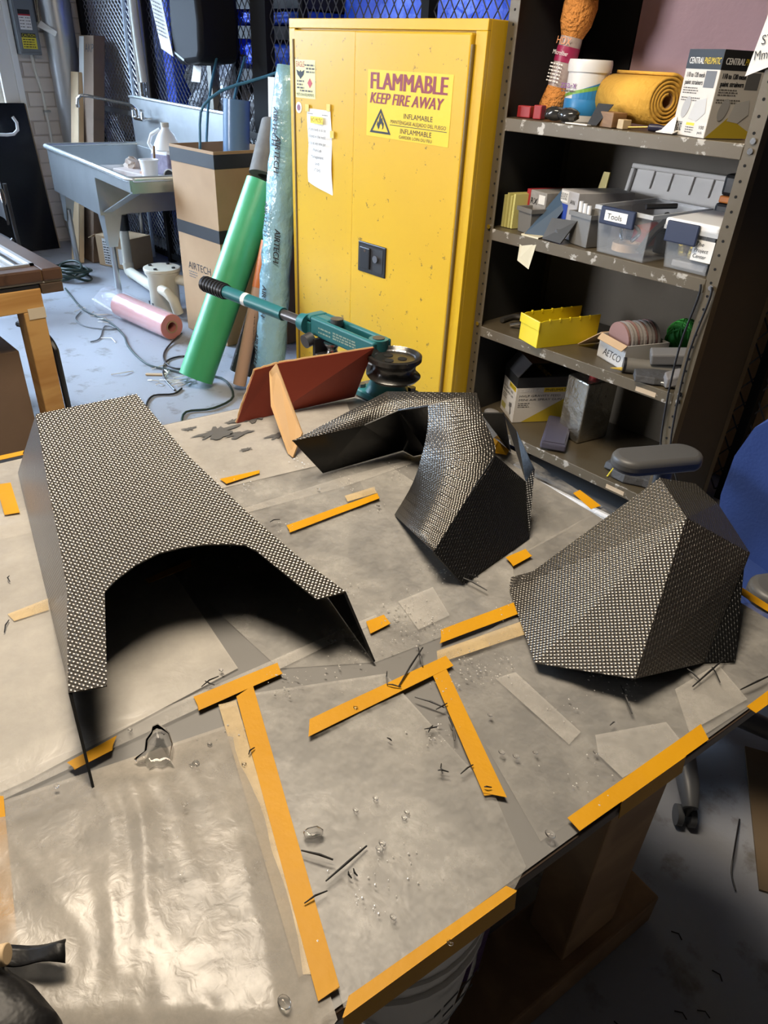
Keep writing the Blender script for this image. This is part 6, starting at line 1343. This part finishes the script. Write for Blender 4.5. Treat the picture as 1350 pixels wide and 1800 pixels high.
# ---- folded red cardboard with a tan brace
m_redc = M('red_cardboard', (.30,.045,.02), .6, var=(5,.5,(.25,.035,.018)))
m_kraft = M('kraft', (.50,.31,.14), .8, var=(12,.5,(.44,.27,.12)))
t = thing('red_cardboard', 'folded red-brown cardboard panel standing on the bench end', 'cardboard', (-1.28,.92,.812))
q0, q1 = Vector((-1.301,.762,.8135)), Vector((-1.256,1.074,.8135)); r0, r1 = Vector((-1.295,.814,.930)), Vector((-1.195,1.078,.957)); km = .26
rm_, qm = Vector((-1.290,.876,.934)), q0.lerp(q1,.30)
MB().slab(q0,qm,rm_,r0,.004).build('left_leaf', m_redc, t, world=True); MB().slab(qm,q1,r1,rm_,.004).build('right_leaf', m_redc, t, world=True)
ed = MB()
for a_, b_ in ((q0,r0),(r0,rm_),(rm_,r1)): ed.tube([a_.lerp(b_,i/12)+Vector((random.uniform(-.0012,.0012),random.uniform(-.0012,.0012),random.uniform(-.001,.001))) for i in range(13)], .0028, n=5)
ed.build('torn_edge', m_kraft, t, world=True)
tb = MB(); bp_ = [Vector(p) for p in BRACE]; nrm = (bp_[1]-bp_[0]).cross(bp_[4]-bp_[0]).normalized()*.004; n = len(bp_)
tb.add(bp_+[p-nrm for p in bp_], [tuple(range(n-1,-1,-1)),tuple(range(n,2*n))]+[(i,(i+1)%n,n+(i+1)%n,n+i) for i in range(n)])
solo(tb, 'cardboard_brace', m_kraft, 'tan cardboard strip slotted through the red cardboard as a brace', 'cardboard')

# ---- teal pipe bender at the far bench corner
m_teal = M('teal_enamel', (.018,.13,.15), .35, var=(8,.5,(.022,.15,.17)))
m_cast = M('black_cast', (.018,.017,.016), .25, spec=.7, bump=(50,.0006)); m_iron = M('bright_iron', (.40,.40,.41), .25, metal=1., bump=(60,.003))
m_gun = M('gun_steel', (.14,.14,.15), .35, metal=.8)
BD = thing('pipe_bender', 'teal hand pipe bender bolted to the far bench corner', 'pipe bender', (-1.21,1.13,.811))
MB().box2((-1.270,1.085,.811),(-1.15,1.20,.833)).build('base_plate', m_teal, BD, world=True, bevel=.006)
for x, y in ((-1.257,1.10),(-1.165,1.185),(-1.257,1.185),(-1.165,1.10)):
    MB().cyl((x,y,.833),(x,y,.842),.010,n=6).build('bolt', m_gun, BD, world=True)
MB().lathe([(.052,.833),(.046,.845),(.040,.86),(.040,.885)], (-1.205,1.135,0)).build('column', m_teal, BD, world=True, smooth=True)
DC = (-1.17,1.125)
MB().lathe([(.030,.876),(.058,.878),(.065,.886),(.054,.896),(.051,.906),(.054,.916),(.065,.926),(.065,.936),(.058,.938),(.048,.928),(.0,.928)], (DC[0],DC[1],0), n=40).build('forming_die', m_cast, BD, world=True, smooth=True)
MB().lathe([(.0585,.9382),(.0485,.9286)], (DC[0],DC[1],0), n=40, cap=False).build('die_bevel', m_iron, BD, world=True, smooth=True)
for x, y in ((-.022,.0),(.014,.012),(.004,-.022)): MB().cyl((DC[0]+x,DC[1]+y,.9282),(DC[0]+x,DC[1]+y,.9292),.011,n=20).build('die_hole', m_hole, BD, world=True)
MB().box2((-1.230,1.086,.875),(-1.185,1.11,.912)).build('hook', m_cast, BD, world=True, bevel=.005)
hb = MB()
hb.box2((-1.505,1.105,.938),(-1.475,1.165,.953)); hb.box2((-1.475,1.105,.905),(-1.245,1.118,.953)); hb.box2((-1.475,1.150,.905),(-1.245,1.165,.953)); hb.box2((-1.255,1.105,.905),(-1.225,1.165,.953)); hb.box2((-1.505,1.105,.90),(-1.475,1.165,.938)); hb.box2((-1.475,1.118,.905),(-1.42,1.150,.953))
hb.build('head_block', m_teal, BD, world=True, bevel=.005)
MB().cyl((-1.24,1.135,.90),(-1.24,1.135,.9545),.024,n=24).build('pivot_boss', m_teal, BD, world=True, smooth=True)
MB().cyl((-1.24,1.135,.9545),(-1.24,1.135,.957),.015,n=20).build('pivot_pin', m_gun, BD, world=True)
MB().cyl((-1.40,1.134,.945),(-1.40,1.134,.962),.017,n=16).build('slot_bolt', m_gun, BD, world=True, smooth=True)
MB().lathe([(.022,.868),(.022,.872),(.015,.880),(.013,.886),(.015,.892),(.022,.90),(.022,.904)], (-1.395,1.115,0), n=24).build('roller', M('roller_steel',(.35,.34,.33),.25,metal=1.), BD, world=True, smooth=True)
MB().box2((-1.44,1.09,.858),(-1.36,1.14,.868)).build('roller_yoke', m_black, BD, world=True, bevel=.003); MB().box2((-1.445,1.09,.858),(-1.435,1.14,.905)).build('yoke_arm', m_black, BD, world=True)
MB().cyl((-1.46,1.098,.90),(-1.46,1.075,.895),.018,n=18).build('clamp_screw', m_gun, BD, world=True, smooth=True)
bars(BD, (-1.44,1.105,.915), X_, Z_, [(0,.05,.015),(.06,.15,.018),(.06,.15,.011),(.06,.15,.004),(0,.05,.004)], M('worn_print',(.25,.34,.28),.5), .004)
ha, hb_ = Vector((-1.49,1.11,.928)), Vector((-1.93,1.058,.942)); hd = (hb_-ha)
MB().cyl(ha, ha+hd*.06, .026, .022, n=20).build('socket', m_teal, BD, world=True, smooth=True)
MB().cyl(ha+hd*.03, ha+hd*.30, .0135, n=20).build('handle_rod', m_gun, BD, world=True, smooth=True)
MB().cyl(ha+hd*.22, ha+hd*.80, .018, n=20).build('handle_tube', m_teal, BD, world=True, smooth=True)
MB().pipe(ha+hd*.55, ha+hd*.585, .0185, .017, n=20).build('sticker', m_wpaper, BD, world=True, smooth=True)
MB().cyl(ha+hd*.77, ha+hd*1.0, .0215, n=20).build('grip', m_black, BD, world=True, smooth=True)
for k in range(7): MB().pipe(ha+hd*(.79+.03*k), ha+hd*(.802+.03*k), .0235, .02, n=20).build('grip_ring', m_black, BD, world=True, smooth=True)

# ================================================================ second bench with a framed window pane
m_fir = wood('fir_wood', (.52,.30,.10), (.40,.20,.055), scale=(1.2,1.2,5), rough=.5)
m_frame = wood('dark_frame', (.085,.045,.028), (.055,.028,.018), scale=(1,6,6), rough=.35)
m_alu = M('aluminium', (.62,.64,.66), .3, metal=.8)
m_ply2 = m_fir
B2 = thing('frame_bench', 'fir-legged bench at the left carrying a framed glass panel', 'bench', (-2.8,.9,0))
MB().box2((-4.0,-.9,.757),(-2.805,.86,.768)).build('top', m_black, B2, world=True)
MB().box2((-2.845,-.9,.677),(-2.80,.862,.757)).build('apron', m_fir, B2, world=True, bevel=.003)
MB().box2((-3.9,.79,.69),(-2.85,.835,.757)).build('apron', m_fir, B2, world=True, bevel=.003)
MB().box2((-2.86,.865,.735),(-2.80,.945,.770)).build('corner_block', m_bench_edge, B2, world=True, bevel=.002)
MB().box2((-2.89,.785,.003),(-2.80,.860,.677)).build('leg', m_fir, B2, world=True, bevel=.004)
MB().box2((-3.9,.76,.003),(-3.82,.86,.69)).build('leg', m_fir, B2, world=True, bevel=.004); MB().box2((-2.89,-.85,.003),(-2.80,-.76,.677)).build('leg', m_fir, B2, world=True, bevel=.004)
MB().box2((-2.799,.80,.650),(-2.797,.862,.690)).build('tape', M('cream_tape',(.58,.50,.38),.6), B2, world=True)
FP = thing('framed_panel', 'dark framed glass panel with metal glazing bars lying on the fir bench', 'framed panel', (-3.3,.2,.77))
for lo, hi in (((-3.75,.88,.778),(-2.802,.952,.822)),((-2.875,-.9,.778),(-2.802,.88,.822))): MB().box2(lo,hi).build('frame_rail', m_frame, FP, world=True, bevel=.006)
MB().box2((-3.75,-.9,.772),(-2.81,.95,.778)).build('backing', M('panel_board',(.45,.44,.42),.6), FP, world=True)
for lo, hi in (((-3.75,.865,.815),(-2.875,.880,.828)),((-2.890,-.9,.815),(-2.875,.88,.828)),((-3.75,.80,.795),(-2.94,.815,.803)),((-2.955,-.9,.795),(-2.94,.80,.803)),((-3.75,.60,.785),(-2.94,.625,.80)),((-3.20,-.9,.785),(-3.175,.80,.80))): MB().box2(lo,hi).build('glazing_bar', m_alu, FP, world=True)
MB().box2((-3.75,-.9,.779),(-2.88,.87,.783)).build('pane', M('panel_glass',(.55,.62,.68),.08,spec=.8), FP, world=True)
# stool tube and dark clutter below
solo(MB().tube(smooth_path([(-3.25,.88,.50),(-3.12,.90,.515),(-3.02,.91,.51),(-2.97,.92,.47),(-2.96,.92,.40),(-2.96,.925,.006)]), .013), 'stool_tube', m_black, 'bent black tube of a stool beside the fir leg', 'stool', smooth=True)
solo(MB().box((-3.28,.44,.252),(.72,.66,.50)), 'floor_box', m_card_d, 'large dark carton on the floor under the fir bench', 'carton', bevel=.004)
solo(MB().ball((-3.15,.50,.588),.18,(1.2,1.2,.47),n=16,m=10), 'black_sack', M('sack_black',(.02,.02,.02),.5,bump=(9,.02)), 'black sack on the carton under the fir bench', 'sack', smooth='all')
solo(MB().box((-2.86,1.00,.012),(.14,.03,.02), rot(0,0,.3)), 'wood_offcut', m_card_l, 'pale wood offcut on the floor by the fir leg', 'wood offcut')

# ================================================================ under the near bench edge
t = thing('plastic_bucket', 'white plastic bucket with a wire handle under the near bench edge', 'bucket', (-.40,.42,.142))
MB().lathe([(.125,0),(.150,.44),(.156,.44),(.156,.46),(.143,.46),(.120,.004)], n=36).build('body', M('bucket_white',(.80,.78,.74),.45), t, smooth=True)
for z_ in (.36,.40): MB().pipe((0,0,z_),(0,0,z_+.008),.153,.140,n=36).build('rib', MATS['bucket_white'], t, smooth=True)
MB().tube([(.148*math.cos(a),.148*math.sin(a),.37-.13*math.sin((a+1.35)/2.7*math.pi)) for a in [-1.35+2.7*i/16 for i in range(17)]], .0025).build('handle', m_chrome, t, smooth=True)
bars(t, (.154,-.05,.30), (0,1,0), (0,0,1), [(0,.09,.03),(.02,.08,0)], m_ink, .008, world=False, lift=.003)
solo(MB().taper((-.37,.585,.142),(.10,.05),(.13,.03),.36), 'purple_bag', M('purple_film',(.10,.055,.16),.35,bump=(12,.02)), 'purple plastic bag standing beside the white bucket', 'bag', bevel=.01)

# ================================================================ office chair at the right
CHC = Vector((-.46,1.55,0)); cg = -math.atan2(.48,.87)
CH = thing('office_chair', 'blue office chair with grey padded armrests behind the bench', 'office chair', CHC, cg)   # local -y is the way it faces
m_blu = M('chair_fabric', (.014,.040,.17), .85, bump=(120,.001)); m_cg = M('chair_grey', (.085,.085,.085), .45); m_cg2 = M('chair_base_grey', (.10,.105,.115), .4)
sb = MB(); n = 12; g = {}
hh = [(.0,.16),(.05,.205),(.14,.235),(.26,.24),(.36,.215),(.42,.17),(.455,.10),(.465,.04)]
for j, (z_, w_) in enumerate(hh):
    for i in range(n+1):
        u = -1+2*i/n; g[i,j] = len(sb.v); sb.v.append(Vector((w_*u, .24+.05*z_-.05*(u*u), .44+z_)))
for j in range(len(hh)-1):
    for i in range(n): sb.f.append((g[i,j],g[i+1,j],g[i+1,j+1],g[i,j+1]))
bo = sb.build('backrest', m_blu, CH, smooth='all'); so = bo.modifiers.new('t','SOLIDIFY'); so.thickness = .05; so.offset = 1; bv = bo.modifiers.new('b','BEVEL'); bv.width = .015; bv.segments = 3
MB().box2((-.24,-.24,.40),(.24,.22,.47)).build('seat', m_blu, CH, bevel=.03, seg=4, smooth=True)
for s_ in (-1,1):
    pd = MB(); pth = []
    for i in range(24):
        a = 2*math.pi*i/24; pth.append((.052*math.cos(a)*(1 if math.sin(a) > -2 else 1), (.075 if math.sin(a) > 0 else -.075)+.05*math.sin(a)))
    pd.prism(pth, .042, (s_*.275,-.03,.655)); pd.build('armrest_pad', m_cg, CH, bevel=.015, seg=4, smooth=True)
    MB().tube([(s_*.275,.0,.66),(s_*.275,.01,.50),(s_*.26,.02,.40),(s_*.16,.02,.385)], .024, n=10).build('armrest_post', m_cg2, CH, smooth=True)
MB().cyl((0,0,.09),(0,0,.40),.028).build('gas_column', m_black, CH, smooth=True)
a0 = math.atan2(1.284-1.55, -.246+.46)-cg
for k in range(5):
    a = a0+k*2*math.pi/5; e = Vector((math.cos(a), math.sin(a), 0))
    MB().tube([e*.03+Vector((0,0,.115)), e*.18+Vector((0,0,.105)), e*.30+Vector((0,0,.088)), e*.345+Vector((0,0,.07))], [.036,.031,.026,.018], n=10).build('spoke', m_cg2, CH, smooth=True)
    p = e*.335; tn = Vector((-e.y, e.x, 0))
    cs = MB()
    for q in (-1,1): cs.cyl(p+tn*.008*q+Vector((0,0,.027)), p+tn*.022*q+Vector((0,0,.027)), .025, n=20)
    w_ = cs.build('caster', m_cg2, CH, smooth=True); MB().cyl(p+Vector((0,0,.04)), p+Vector((0,0,.075)), .012).build('stem', m_black, w_, smooth=True)
# flattened carton on the floor by the chair
solo(MB().box((-.02,1.52,.004),(.30,.42,.006), rot(0,0,.5)), 'flat_carton', M('dirty_card',(.20,.14,.08),.8,var=(6,.6,(.15,.11,.07))), 'flattened dirty cardboard on the floor by the chair', 'cardboard')
solo(MB().tube(smooth_path([(-.16,1.40,.008),(-.13,1.30,.02),(-.11,1.25,.01),(-.085,1.22,.006)]), .002), 'loose_thread', m_black, 'thin black thread on the dark floor near the chair', 'thread', smooth=True)
rnd = random.Random(33)
for k in range(16):
    x, y = rnd.uniform(-.2,.12), rnd.uniform(.62,1.25); a = rnd.uniform(0,3)
    solo(MB().tube([(x,y,.003),(x+.012*math.cos(a),y+.012*math.sin(a),.005),(x+.024*math.cos(a+.5),y+.024*math.sin(a+.5),.003)], .0015, n=4), 'floor_clipping', m_fib, 'black clipping on the dark floor right of the bench', 'clipping', 'clippings on the floor')
